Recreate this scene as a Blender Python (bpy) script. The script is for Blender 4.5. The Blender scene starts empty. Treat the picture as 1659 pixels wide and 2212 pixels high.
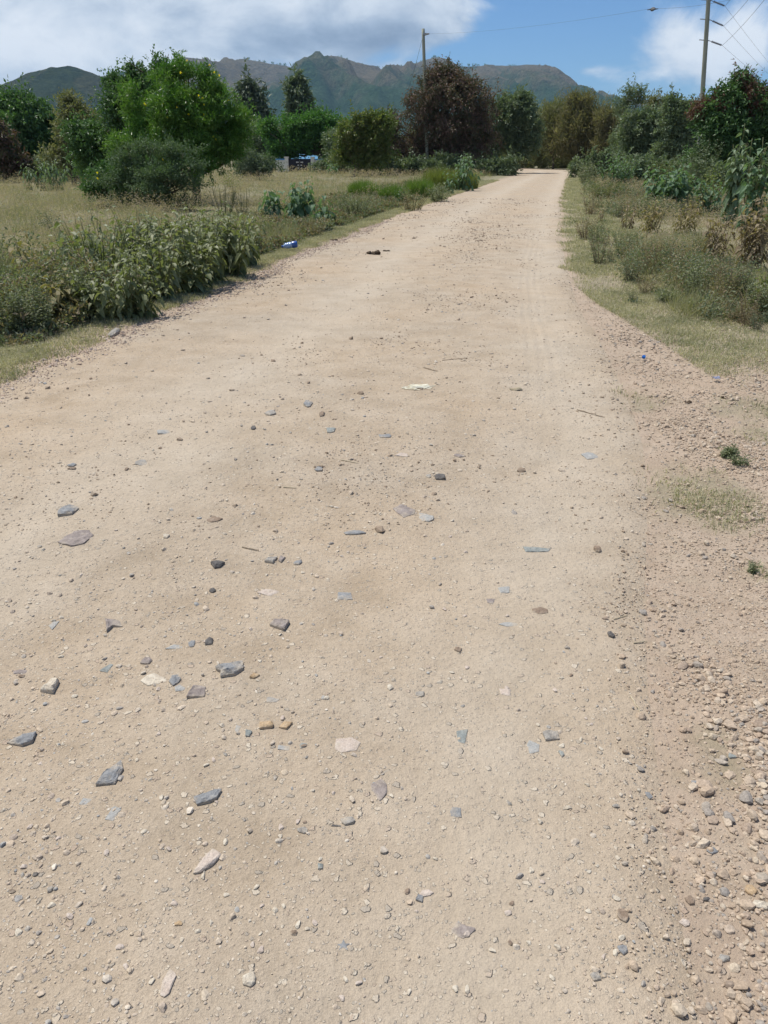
import bpy, math
import numpy as np
R = np.random.default_rng(11)
sc = bpy.context.scene
COL = sc.collection
# ------------------------------------------------------------------ camera geometry
F, EYE = 773.0, 1.6
PT = math.atan((512-156)/F)
cP, sP = math.cos(PT), math.sin(PT)
K = 768/1659
def ray(dx, dy):
    a = (dx*K-384)/F; b = (512-dy*K)/F
    return a, cP+b*sP, -sP+b*cP
def G(dx, dy):                      # ground point seen at a place of the photograph
    a, y, z = ray(dx, dy); t = EYE/(-z)
    return a*t, y*t
def P(dx, dy, D):                   # world point at forward distance D
    a, y, z = ray(dx, dy); t = D/y
    return np.array([a*t, D, EYE+z*t])
def mpp(D, dy=350):                 # metres per photo unit at distance D
    a, y, z = ray(0, dy)
    return K/F*(D/y)
def hz(x, y):                       # gentle undulation of the ground
    x = np.asarray(x, float); y = np.asarray(y, float)
    f = 1/(1+np.exp((np.hypot(x, y)-24)/3.0))
    return f*(0.012*np.sin(x*1.7+y*.6+.4)+0.012*np.sin(y*1.3-x*.8+1.1)+0.006*np.sin(x*3.1-y*2.3)+0.005*np.sin(x*4.3+y*3.7+2))
# ------------------------------------------------------------------ noise
def _h(ix, iy, iz, s):
    n = (ix.astype(np.int64)*374761393+iy.astype(np.int64)*668265263+iz.astype(np.int64)*2147483647+s*1274126177) & 0xffffffff
    n = ((n ^ (n >> 13))*1103515245) & 0xffffffff
    n = ((n ^ (n >> 16))*2654435761) & 0xffffffff
    return (n >> 8 & 0xffff)/65535.0
def vn(x, y, z=0., s=0):
    x, y, z = np.broadcast_arrays(np.asarray(x, float), np.asarray(y, float), np.asarray(z, float))
    ix, iy, iz = np.floor(x), np.floor(y), np.floor(z)
    fx, fy, fz = x-ix, y-iy, z-iz
    fx, fy, fz = [t*t*(3-2*t) for t in (fx, fy, fz)]
    r = 0
    for a in (0, 1):
        for b in (0, 1):
            for c in (0, 1):
                r = r+_h(ix+a, iy+b, iz+c, s)*(fx if a else 1-fx)*(fy if b else 1-fy)*(fz if c else 1-fz)
    return r
def fbm(x, y, z=0., s=0, o=4):
    r = 0; a = .5; t = 0
    for i in range(o):
        r = r+a*vn(np.asarray(x)*2**i, np.asarray(y)*2**i, np.asarray(z)*2**i, s+i); t += a; a *= .5
    return r/t
def sstep(a, b, x):
    t = np.clip((x-a)/(b-a), 0, 1); return t*t*(3-2*t)
def nrm(v): return v/np.maximum(np.linalg.norm(v, axis=-1, keepdims=True), 1e-9)
# ------------------------------------------------------------------ mesh helpers
def build(name, parts, mat=None, parent=None, smooth=False, loc=None):
    """parts: list of (verts, faces array or list of faces arrays); one mesh object"""
    Vs, LT, LI = [], [], []; off = 0
    for V, Fs in parts:
        V = np.asarray(V, float).reshape(-1, 3); Vs.append(V)
        if isinstance(Fs, np.ndarray): Fs = [Fs]
        for f in Fs:
            f = np.asarray(f, int)
            if len(f) == 0: continue
            LI.append((f+off).ravel()); LT.append(np.full(len(f), f.shape[1]))
        off += len(V)
    V = np.concatenate(Vs); li = np.concatenate(LI); lt = np.concatenate(LT)
    me = bpy.data.meshes.new(name)
    me.vertices.add(len(V)); me.vertices.foreach_set('co', V.ravel())
    me.loops.add(len(li)); me.loops.foreach_set('vertex_index', li.astype(np.int32))
    me.polygons.add(len(lt))
    ls = np.concatenate([[0], np.cumsum(lt)[:-1]])
    me.polygons.foreach_set('loop_start', ls.astype(np.int32)); me.polygons.foreach_set('loop_total', lt.astype(np.int32))
    me.polygons.foreach_set('use_smooth', np.full(len(lt), smooth, dtype=bool))
    me.update(calc_edges=True); me.validate()
    if mat: me.materials.append(mat)
    o = bpy.data.objects.new(name, me); COL.objects.link(o)
    if parent: o.parent = parent
    if loc is not None: o.location = loc
    return o
def tag(o, label=None, cat=None, group=None, kind=None):
    if label: o['label'] = label
    if cat: o['category'] = cat
    if group: o['group'] = group
    if kind: o['kind'] = kind
    return o
def thing(name, loc, label, cat, group=None):
    o = bpy.data.objects.new(name, None); COL.objects.link(o); o.location = loc; o.empty_display_size = .2
    return tag(o, label, cat, group)
def tube(pts, rad, k=6, cap=True):
    pts = np.asarray(pts, float); n = len(pts); rad = np.broadcast_to(np.asarray(rad, float), (n,))
    T = nrm(np.gradient(pts, axis=0))
    up = np.array([0, 0, 1.]) if abs(T[0, 2]) < .8 else np.array([1., 0, 0])
    A = nrm(np.cross(T, up)); B = np.cross(T, A)
    ang = np.arange(k)*2*math.pi/k
    V = pts[:, None]+rad[:, None, None]*(np.cos(ang)[None, :, None]*A[:, None]+np.sin(ang)[None, :, None]*B[:, None])
    V = V.reshape(-1, 3)
    i = np.arange(n-1)[:, None]*k; j = np.arange(k)[None]; j2 = (j+1) % k
    q = np.stack([i+j, i+j2, i+k+j2, i+k+j], -1).reshape(-1, 4)
    fs = [q]
    if cap: fs += [np.arange(k)[None, ::-1], (np.arange(k)+(n-1)*k)[None]]
    return V, fs
def box(c, s, rz=0):
    v = np.array([[x, y, z] for x in (-.5, .5) for y in (-.5, .5) for z in (-.5, .5)])*np.array(s)
    c_, s_ = math.cos(rz), math.sin(rz)
    v = np.stack([v[:, 0]*c_-v[:, 1]*s_, v[:, 0]*s_+v[:, 1]*c_, v[:, 2]], -1)+np.array(c)
    return v, np.array([[0, 1, 3, 2], [4, 6, 7, 5], [0, 4, 5, 1], [2, 3, 7, 6], [0, 2, 6, 4], [1, 5, 7, 3]])
def ico(sub):
    t = (1+5**.5)/2
    v = [[-1, t, 0], [1, t, 0], [-1, -t, 0], [1, -t, 0], [0, -1, t], [0, 1, t], [0, -1, -t], [0, 1, -t], [t, 0, -1], [t, 0, 1], [-t, 0, -1], [-t, 0, 1]]
    f = [[0, 11, 5], [0, 5, 1], [0, 1, 7], [0, 7, 10], [0, 10, 11], [1, 5, 9], [5, 11, 4], [11, 10, 2], [10, 7, 6], [7, 1, 8], [3, 9, 4], [3, 4, 2], [3, 2, 6], [3, 6, 8], [3, 8, 9], [4, 9, 5], [2, 4, 11], [6, 2, 10], [8, 6, 7], [9, 8, 1]]
    v = [list(x) for x in v]
    for _ in range(sub):
        cache = {}; nf = []
        def mid(a, b):
            k = (min(a, b), max(a, b))
            if k not in cache:
                v.append([(v[a][i]+v[b][i])/2 for i in range(3)]); cache[k] = len(v)-1
            return cache[k]
        for a, b, c in f:
            ab, bc, ca = mid(a, b), mid(b, c), mid(c, a)
            nf += [[a, ab, ca], [b, bc, ab], [c, ca, bc], [ab, bc, ca]]
        V = nrm(np.array(v)); v = V.tolist(); f = nf
    return nrm(np.array(v)), np.array(f)
ICO = {s: ico(s) for s in (0, 1, 2, 3)}
def rock(sub, planes=11, seed=0, rough=.03):
    r = np.random.default_rng(seed); V, f = ICO[sub]
    n = nrm(r.normal(size=(planes, 3))); d = r.uniform(.62, 1., planes)
    dots = V@n.T
    rad = np.where(dots > .05, d/np.maximum(dots, .05), 9).min(1)
    rad = np.minimum(rad, 1.25)
    rad = rad*(1+rough*(vn(V[:, 0]*4+seed, V[:, 1]*4, V[:, 2]*4, seed)-.5)*2)
    return V*rad[:, None], f
# ------------------------------------------------------------------ leaves
def leaves_small(p, d, L, W, fold=.25):
    n = len(p); d = nrm(d); up = nrm(R.normal(size=(n, 3))+np.array([0, 0, 1.2]))
    s = nrm(np.cross(d, up)); nn = np.cross(s, d)
    L = np.broadcast_to(L, (n,))[:, None]; W = np.broadcast_to(W, (n,))[:, None]
    m = p+d*L*.45
    V = np.stack([p, m+s*W*.5+nn*W*fold, p+d*L, m-s*W*.5+nn*W*fold], 1).reshape(-1, 3)
    i = np.arange(n)[:, None]*4
    return V, [np.concatenate([i+[0, 1, 2], i+[0, 2, 3]])]
def leaves_broad(p, d, L, W, bend=.35, fold=.18):
    n = len(p); d = nrm(d); up = nrm(np.array([0, 0, 1.])+R.normal(size=(n, 3))*.35)
    s = nrm(np.cross(d, up)); nn = np.cross(s, d)
    L = np.broadcast_to(L, (n,))[:, None]; W = np.broadcast_to(W, (n,))[:, None]
    be = bend*(.5+R.random((n, 1)))
    def at(t): return p+d*L*t*(1-.25*be*t)+np.array([0, 0, -1.])*be*L*t*t
    w = [0, .5, .36, 0]
    a, b, c = at(.28), at(.64), at(1.)
    V = np.stack([p, a+s*W*w[1]+nn*W*fold, a, a-s*W*w[1]+nn*W*fold, b+s*W*w[2]+nn*W*fold*.7, b, b-s*W*w[2]+nn*W*fold*.7, c], 1).reshape(-1, 3)
    i = np.arange(n)[:, None]*8
    return V, [np.concatenate([i+[0, 1, 2], i+[0, 2, 3], i+[4, 7, 5], i+[5, 7, 6]]), np.concatenate([i+[1, 4, 5, 2], i+[2, 5, 6, 3]])]
def crown(lobes, n, L, W, cl=14, twig=.35, shell=.62, droop=.25, jit=.25, broad=False, noise=.28, inner=.14, seed=0, up=0.45, flat=0.0, clump=11, sprig=.04):
    lobes0 = np.asarray(lobes, float); nc = max(8, n//cl); cc = []
    if clump:
        for l in lobes0:
            for q in range(clump):
                dv_ = nrm(R.normal(size=3)+np.array([0, -.25, .25])); s_ = R.uniform(.30, .52)
                cc.append(list(l[:3]+dv_*l[3:]*R.uniform(.5, .85))+list(l[3:]*s_*np.array([1.1, 1.1, .85])))
        lobes = np.array(cc)
    else: lobes = lobes0
    wt = lobes[:, 3]*lobes[:, 5]+lobes[:, 3]*lobes[:, 4]; wt = wt/wt.sum()
    k = R.choice(len(lobes), nc, p=wt)
    dr = nrm(R.normal(size=(nc, 3))+np.array([0, 0, up]))
    dr[:, 1] = np.where(R.random(nc) < .45, -np.abs(dr[:, 1]), dr[:, 1])
    r = shell+(1-shell)*R.random(nc)**.6
    ins = R.random(nc) < inner; r[ins] = R.uniform(.15, .7, ins.sum())
    c0 = lobes[k, :3]; rr = lobes[k, 3:]
    r = r*(1+noise*2*(vn(dr[:, 0]*2.2+k*3.1+seed, dr[:, 1]*2.2, dr[:, 2]*2.2, seed)-.5))
    c = c0+dr*r[:, None]*rr
    if clump:      # loose inner foliage inside the crown
        kk = np.where(R.random(nc) < .16)[0]; l = lobes0[R.integers(len(lobes0), size=len(kk))]
        c[kk] = l[:, :3]+nrm(R.normal(size=(len(kk), 3)))*R.uniform(.1, .75, len(kk))[:, None]*l[:, 3:]
    # drop sprays in noise hollows: gaps and clumps
    g = vn(c[:, 0]*1.3/twig*.35, c[:, 1]*1.3/twig*.35, c[:, 2]*1.6/twig*.35, seed+5)
    keep = g > .27; c, dr, nc = c[keep], dr[keep], keep.sum()
    T = nrm(dr*[1, 1, 1-flat]+R.normal(size=(nc, 3))*.45+np.array([0, 0, -droop]))
    tl = twig*R.uniform(.5, 1.2, nc)
    sg = (R.random(nc) < sprig) & (dr[:, 2] > .1); T[sg] = nrm(np.stack([R.normal(size=sg.sum())*.3, R.normal(size=sg.sum())*.3, np.ones(sg.sum())], -1)); tl[sg] *= 1.8; jj = np.where(sg, .3, 1.)
    u = np.repeat(R.random((nc, 1)), cl, 1); u = (np.arange(cl)[None]+R.random((nc, cl)))/cl
    p = (c[:, None]+T[:, None]*(u[..., None]*tl[:, None, None])+R.normal(size=(nc, cl, 3))*jj[:, None, None]*twig*jit*.5).reshape(-1, 3)
    d = (T[:, None]*.7+R.normal(size=(nc, cl, 3))*.75+np.array([0, 0, -droop*.6])).reshape(-1, 3)
    s = R.uniform(.65, 1.25, len(p))
    p[:, 2] = np.maximum(p[:, 2], .02)
    return (leaves_broad if broad else leaves_small)(p, d, L*s, W*s)
def limbs(base, lobes, r0, n=12, k=5, wob=.06, low=.25, seed=0):
    """tapered trunk(s) and limbs from base into the lobes"""
    lobes = np.asarray(lobes, float); base = np.asarray(base, float); parts = []
    top = lobes[:, 2].max(); h = max(.3, (top-base[2])*low)
    cx = lobes[:, :3].mean(0)
    fork = base+np.array([(cx[0]-base[0])*.15, 0, h])
    t = np.linspace(0, 1, 6)[:, None]
    pts = base+(fork-base)*t+R.normal(size=(6, 3))*h*.03*np.array([1, 1, 0])*t
    pts[-1] = fork
    parts.append(tube(pts, r0*(1.25-.4*t[:, 0]), 7))
    for i in range(n):
        l = lobes[i % len(lobes)] if i < len(lobes) else lobes[R.integers(len(lobes))]
        e = l[:3]+R.uniform(-.55, .55, 3)*l[3:]+np.array([0, 0, .2*l[5]])
        t = np.linspace(0, 1, 8)[:, None]; dist = np.linalg.norm(e-fork)
        mid = (fork+e)/2+np.array([0, 0, -.08*dist])+R.normal(size=3)*dist*.07
        pts = (1-t)**2*fork+2*t*(1-t)*mid+t*t*e+R.normal(size=(8, 3))*dist*wob*.3*t*(1-t)*4
        pts[0] = fork-np.array([0, 0, .05*h])
        parts.append(tube(pts, r0*.55*(1-.88*t[:, 0])+.004, k))
        for _ in range(2):
            j = R.integers(3, 7); e2 = pts[j]+nrm(R.normal(size=3)+np.array([0, -.2, .3]))*dist*.3
            t2 = np.linspace(0, 1, 4)[:, None]
            parts.append(tube(pts[j]+(e2-pts[j])*t2, r0*.22*(1-.8*t2[:, 0])+.003, 4))
    return parts
def blades(p, h, w, lean=.5, seg=2):
    n = len(p); a = R.random(n)*2*math.pi
    s = np.stack([np.cos(a), np.sin(a), 0*a], -1); b = R.random(n)*2*math.pi
    le = (lean*R.random(n))[:, None]*np.stack([np.cos(b), np.sin(b), 0*b], -1)
    h = np.broadcast_to(h, (n,))[:, None]; w = np.broadcast_to(w, (n,))[:, None]; Z = np.array([0, 0, 1.])
    if seg == 1:
        V = np.stack([p-s*w/2, p+s*w/2, p+h*(Z*(1-.3*np.linalg.norm(le, axis=1, keepdims=True))+le)], 1).reshape(-1, 3)
        return V, [np.arange(n)[:, None]*3+[0, 1, 2]]
    m = p+h*(Z*.55+le*.3); t = p+h*(Z*(1-.4*np.linalg.norm(le, axis=1, keepdims=True))+le)
    V = np.stack([p-s*w/2, p+s*w/2, m+s*w*.4, m-s*w*.4, t], 1).reshape(-1, 3); i = np.arange(n)[:, None]*5
    return V, [i+[0, 1, 2, 3], i+[3, 2, 4]]
# ------------------------------------------------------------------ materials
def newmat(name):
    m = bpy.data.materials.new(name); m.use_nodes = True; nt = m.node_tree; nt.nodes.clear()
    return m, nt, nt.nodes, nt.links
def ramp(N, cols, pos=None, interp='LINEAR'):
    r = N.new('ShaderNodeValToRGB'); r.color_ramp.interpolation = interp; e = r.color_ramp.elements
    n = len(cols); pos = pos or [i/(n-1) for i in range(n)]
    while len(e) < n: e.new(.5)
    for i, c in enumerate(cols):
        e[i].position = pos[i]; e[i].color = (*c, 1)
    return r
def mathn(N, Lk, op, a, b=None, clamp=False):
    m = N.new('ShaderNodeMath'); m.operation = op; m.use_clamp = clamp
    for i, v in enumerate((a, b)):
        if v is None: continue
        if isinstance(v, (int, float)): m.inputs[i].default_value = v
        else: Lk.new(v, m.inputs[i])
    return m.outputs[0]
def mixc(N, Lk, fac, a, b, mode='MIX'):
    m = N.new('ShaderNodeMix'); m.data_type = 'RGBA'; m.blend_type = mode
    for s, v in ((m.inputs[0], fac), (m.inputs[6], a), (m.inputs[7], b)):
        if isinstance(v, (int, float)): s.default_value = v
        elif isinstance(v, tuple): s.default_value = (*v, 1)
        else: Lk.new(v, s)
    return m.outputs[2]
def noise(N, Lk, vec, scale, detail=4, rough=.55, dist=0):
    n = N.new('ShaderNodeTexNoise'); n.inputs['Scale'].default_value = scale; n.inputs['Detail'].default_value = detail
    n.inputs['Roughness'].default_value = rough; n.inputs['Distortion'].default_value = dist
    if vec is not None: Lk.new(vec, n.inputs['Vector'])
    return n.outputs['Fac']
def pos(N): return N.new('ShaderNodeNewGeometry').outputs['Position']
def leafmat(name, cols, trans=.3, rough=.5, ns=1.2, nw=.5, spec=.3, gain=1.0):
    m, nt, N, Lk = newmat(name)
    g = N.new('ShaderNodeNewGeometry'); nz = noise(N, Lk, g.outputs['Position'], ns, 3)
    nz = mathn(N, Lk, 'MULTIPLY_ADD', nz, 2.2); nz.node.inputs[2].default_value = -.6
    f = mathn(N, Lk, 'ADD', mathn(N, Lk, 'MULTIPLY', g.outputs['Random Per Island'], 1-nw), mathn(N, Lk, 'MULTIPLY', nz, nw), True)
    r = ramp(N, [tuple(min(.9, v*gain) for v in c_) for c_ in cols]); Lk.new(f, r.inputs[0])
    b = N.new('ShaderNodeBsdfPrincipled'); Lk.new(r.outputs[0], b.inputs['Base Color']); b.inputs['Roughness'].default_value = rough
    b.inputs['Specular IOR Level'].default_value = spec
    t = N.new('ShaderNodeBsdfTranslucent'); Lk.new(mixc(N, Lk, 1., r.outputs[0], (1.2, 1.35, .6), 'MULTIPLY'), t.inputs[0])
    mx = N.new('ShaderNodeMixShader'); mx.inputs[0].default_value = trans
    Lk.new(b.outputs[0], mx.inputs[1]); Lk.new(t.outputs[0], mx.inputs[2])
    o = N.new('ShaderNodeOutputMaterial'); Lk.new(mx.outputs[0], o.inputs[0])
    return m
def plain(name, cols, scale=6, rough=.8, bump=.0, bscale=40, spec=.3, stretch=None, metal=0):
    m, nt, N, Lk = newmat(name)
    tc = N.new('ShaderNodeTexCoord'); mp = N.new('ShaderNodeMapping'); Lk.new(tc.outputs['Object'], mp.inputs[0])
    if stretch: mp.inputs['Scale'].default_value = stretch
    nz = noise(N, Lk, mp.outputs[0], scale, 5, .6); nz2 = mathn(N, Lk, 'MULTIPLY_ADD', nz, 2.4); nz2.node.inputs[2].default_value = -.7
    r = ramp(N, cols if len(cols) > 1 else cols*2); Lk.new(nz2, r.inputs[0])
    b = N.new('ShaderNodeBsdfPrincipled'); Lk.new(r.outputs[0], b.inputs['Base Color']); b.inputs['Roughness'].default_value = rough
    b.inputs['Specular IOR Level'].default_value = spec; b.inputs['Metallic'].default_value = metal
    if bump:
        bn = N.new('ShaderNodeBump'); bn.inputs['Strength'].default_value = .6; bn.inputs['Distance'].default_value = bump
        Lk.new(noise(N, Lk, mp.outputs[0], bscale, 5, .65), bn.inputs['Height']); Lk.new(bn.outputs[0], b.inputs['Normal'])
    o = N.new('ShaderNodeOutputMaterial'); Lk.new(b.outputs[0], o.inputs[0])
    return m
def dirtmat(name, road):
    m, nt, N, Lk = newmat(name); p = pos(N)
    n1 = noise(N, Lk, p, .55, 4, .6); n2 = noise(N, Lk, p, 3.2, 6, .62); n3 = noise(N, Lk, p, 45, 5, .7); n4 = noise(N, Lk, p, 260, 3, .6)
    c = ramp(N, [(.34, .274, .202), (.398, .328, .250), (.440, .370, .290)], [.3, .5, .7]); Lk.new(n2, c.inputs[0])
    tint = ramp(N, [(.97, .98, .99), (1.03, .985, .93)], [.36, .66]); Lk.new(n1, tint.inputs[0])
    col = mixc(N, Lk, 1., c.outputs[0], tint.outputs[0], 'MULTIPLY')
    g = ramp(N, [(.78, .76, .73), (1.0, 1.0, 1.0), (1.14, 1.14, 1.14)], [.28, .5, .75]); Lk.new(n3, g.inputs[0])
    col = mixc(N, Lk, .55, col, g.outputs[0], 'MULTIPLY')
    g2 = ramp(N, [(.75, .74, .73), (1.13, 1.13, 1.13)], [.35, .65]); Lk.new(n4, g2.inputs[0])
    col = mixc(N, Lk, .6, col, g2.outputs[0], 'MULTIPLY')
    # small grit set in the dust: pale and grey grains
    vs = []
    for sc_, th, seed in ((95, .70, 0), (42, .86, 3)):
        v = N.new('ShaderNodeTexVoronoi'); v.inputs['Scale'].default_value = sc_
        wr = N.new('ShaderNodeVectorMath'); wr.operation = 'ADD'; wn = N.new('ShaderNodeTexNoise'); wn.inputs['Scale'].default_value = sc_*.9; wn.inputs['Detail'].default_value = 3; Lk.new(p, wn.inputs['Vector'])
        wm = N.new('ShaderNodeVectorMath'); wm.operation = 'SCALE'; Lk.new(wn.outputs['Color'], wm.inputs[0]); wm.inputs['Scale'].default_value = 1.3/sc_
        Lk.new(p, wr.inputs[0]); Lk.new(wm.outputs[0], wr.inputs[1])
        Lk.new(wr.outputs[0], v.inputs['Vector'])
        sp = N.new('ShaderNodeSeparateColor'); Lk.new(v.outputs['Color'], sp.inputs[0])
        sel = mathn(N, Lk, 'GREATER_THAN', sp.outputs[0], th)
        near = N.new('ShaderNodeMapRange'); near.interpolation_type = 'SMOOTHSTEP'
        Lk.new(v.outputs['Distance'], near.inputs[0]); near.inputs[1].default_value = .46; near.inputs[2].default_value = .30; near.inputs[3].default_value = 0; near.inputs[4].default_value = 1
        k = mathn(N, Lk, 'MULTIPLY', sel, near.outputs[0]); vs.append((k, sc_))
        gc = ramp(N, [(.60, .53, .43), (.32, .29, .25), (.52, .45, .36), (.42, .33, .26), (.56, .50, .42)], [0, .25, .5, .75, 1], 'CONSTANT')
        Lk.new(sp.outputs[1], gc.inputs[0])
        col = mixc(N, Lk, mathn(N, Lk, 'MULTIPLY', k, .6), col, gc.outputs[0])
    h = mathn(N, Lk, 'ADD', mathn(N, Lk, 'MULTIPLY', n3, .0085), mathn(N, Lk, 'MULTIPLY', n4, .0018))
    h = mathn(N, Lk, 'ADD', h, mathn(N, Lk, 'MULTIPLY', n2, .032))
    for k, sc_ in vs: h = mathn(N, Lk, 'ADD', h, mathn(N, Lk, 'MULTIPLY', k, .22/sc_))
    if road:
        a = N.new('ShaderNodeAttribute'); a.attribute_name = 'uv2'; s = N.new('ShaderNodeSeparateXYZ'); Lk.new(a.outputs['Vector'], s.inputs[0])
        u = s.outputs[0]
        wob = mathn(N, Lk, 'MULTIPLY', mathn(N, Lk, 'SUBTRACT', noise(N, Lk, p, .5, 3), .5), .22)
        u2 = mathn(N, Lk, 'ADD', u, wob)
        w = ramp(N, [(0, 0, 0), (0, 0, 0), (1, 1, 1), (.1, .1, .1), (0, 0, 0), (.1, .1, .1), (.9, .9, .9), (0, 0, 0)], [0, .2, .38, .52, .62, .78, .9, 1.])
        Lk.new(u2, w.inputs[0])
        col = mixc(N, Lk, mathn(N, Lk, 'MULTIPLY', w.outputs[0], .38), col, (.49, .43, .35))
        # faint tyre lines running along the right wheel path
        sw = mathn(N, Lk, 'SINE', mathn(N, Lk, 'MULTIPLY', mathn(N, Lk, 'ADD', u, mathn(N, Lk, 'MULTIPLY', wob, .10)), 300))
        band = ramp(N, [(0, 0, 0), (0, 0, 0), (1, 1, 1), (1, 1, 1), (0, 0, 0)], [0, .82, .85, .90, .93]); Lk.new(u, band.inputs[0])
        br = mathn(N, Lk, 'MULTIPLY', noise(N, Lk, p, .8, 3), .0030)
        yb = ramp(N, [(0, 0, 0), (1, 1, 1), (1, 1, 1), (0, 0, 0)], [.10, .25, .6, .95]); Lk.new(mathn(N, Lk, 'MULTIPLY', s.outputs[1], .035), yb.inputs[0])
        h = mathn(N, Lk, 'ADD', h, mathn(N, Lk, 'MULTIPLY', mathn(N, Lk, 'MULTIPLY', mathn(N, Lk, 'MULTIPLY', sw, band.outputs[0]), br), yb.outputs[0]))
    else:
        a = N.new('ShaderNodeAttribute'); a.attribute_name = 'soil'
        me = ramp(N, [(.12, .12, .07), (.24, .215, .145), (.19, .18, .11), (.31, .275, .20)], [.3, .45, .58, .7]); Lk.new(noise(N, Lk, p, 1.3, 8, .7), me.inputs[0])
        fz = mathn(N, Lk, 'ADD', a.outputs['Fac'], mathn(N, Lk, 'MULTIPLY', mathn(N, Lk, 'SUBTRACT', noise(N, Lk, p, 5, 6, .7), .5), 1.2), True)
        rd = ramp(N, [(.31, .225, .17), (.41, .325, .255)], [.3, .65]); Lk.new(noise(N, Lk, p, 9, 6, .75), rd.inputs[0])
        col2 = mixc(N, Lk, .55, col, rd.outputs[0])
        col = mixc(N, Lk, fz, me.outputs[0], col2)
    b = N.new('ShaderNodeBsdfPrincipled'); Lk.new(col, b.inputs['Base Color']); b.inputs['Roughness'].default_value = .95; b.inputs['Specular IOR Level'].default_value = .15
    bn = N.new('ShaderNodeBump'); bn.inputs['Strength'].default_value = 1.; bn.inputs['Distance'].default_value = 1.
    Lk.new(h, bn.inputs['Height']); Lk.new(bn.outputs[0], b.inputs['Normal'])
    o = N.new('ShaderNodeOutputMaterial'); Lk.new(b.outputs[0], o.inputs[0])
    return m
def stonemat(name, cols, dust=.35):
    m, nt, N, Lk = newmat(name); tc = N.new('ShaderNodeTexCoord'); p = pos(N)
    r = ramp(N, cols); n = mathn(N, Lk, 'MULTIPLY_ADD', noise(N, Lk, p, 45, 6, .65), 2.4); n.node.inputs[2].default_value = -.7; Lk.new(n, r.inputs[0])
    d = ramp(N, [(0, 0, 0), (1, 1, 1)], [.44, .66]); gz = N.new('ShaderNodeSeparateXYZ'); Lk.new(tc.outputs['Generated'], gz.inputs[0])
    Lk.new(mathn(N, Lk, 'ADD', noise(N, Lk, p, 22, 6, .7), mathn(N, Lk, 'MULTIPLY', mathn(N, Lk, 'SUBTRACT', .72, gz.outputs[2]), .55)), d.inputs[0])
    col = mixc(N, Lk, mathn(N, Lk, 'MULTIPLY', mathn(N, Lk, 'ADD', mathn(N, Lk, 'MULTIPLY', d.outputs[0], 1.1), .3), dust), r.outputs[0], (.42, .36, .285))
    sp = ramp(N, [(.6, .6, .6), (1.15, 1.15, 1.15)], [.35, .6]); Lk.new(noise(N, Lk, p, 190, 4, .7), sp.inputs[0])
    col = mixc(N, Lk, .5, col, sp.outputs[0], 'MULTIPLY')
    b = N.new('ShaderNodeBsdfPrincipled'); Lk.new(col, b.inputs['Base Color']); b.inputs['Roughness'].default_value = .8; b.inputs['Specular IOR Level'].default_value = .25
    bn = N.new('ShaderNodeBump'); bn.inputs['Strength'].default_value = .8; bn.inputs['Distance'].default_value = .004
    Lk.new(noise(N, Lk, p, 90, 6, .7), bn.inputs['Height']); Lk.new(bn.outputs[0], b.inputs['Normal'])
    o = N.new('ShaderNodeOutputMaterial'); Lk.new(b.outputs[0], o.inputs[0])
    return m
ROAD, GROUND = dirtmat('road_dirt', True), dirtmat('ground_soil', False)
ST = {
 'slate': stonemat('slate_blue', [(.11, .125, .145), (.175, .195, .22), (.26, .275, .295)], .62),
 'dark': stonemat('dark_stone', [(.04, .04, .045), (.09, .085, .085), (.13, .125, .12)], .2),
 'purple': stonemat('purple_stone', [(.14, .115, .115), (.22, .185, .18), (.31, .27, .26)], .62),
 'grey': stonemat('grey_stone', [(.17, .16, .15), (.26, .25, .235), (.36, .345, .32)], .6),
 'pale': stonemat('pale_stone', [(.23, .245, .25), (.30, .31, .31), (.38, .37, .35)], .6),
 'cream': stonemat('cream_stone', [(.40, .34, .27), (.52, .46, .37), (.62, .57, .48)], .4),
 'orange': stonemat('orange_stone', [(.27, .17, .09), (.40, .28, .16), (.47, .36, .24)], .3),
 'brown': stonemat('brown_stone', [(.12, .08, .055), (.20, .14, .10), (.28, .21, .16)], .45),
 'teal': stonemat('green_grey_stone', [(.13, .155, .155), (.20, .23, .23), (.29, .31, .30)], .45),
 'pink': stonemat('pink_stone', [(.40, .32, .27), (.48, .40, .345), (.56, .49, .43)], .5),
}
BARK = plain('bark_brown', [(.05, .038, .028), (.11, .085, .062), (.17, .14, .11)], 9, .9, .01, 30, stretch=(1, 1, .3))
BARKG = plain('bark_grey', [(.12, .11, .095), (.2, .185, .16), (.27, .25, .22)], 9, .9, .01, 30, stretch=(1, 1, .3))
STEM = plain('stem_green', [(.09, .11, .045), (.15, .15, .07)], 9, .7)
STEMB = plain('stem_brown', [(.12, .09, .06), (.2, .15, .1)], 9, .8)
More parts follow.
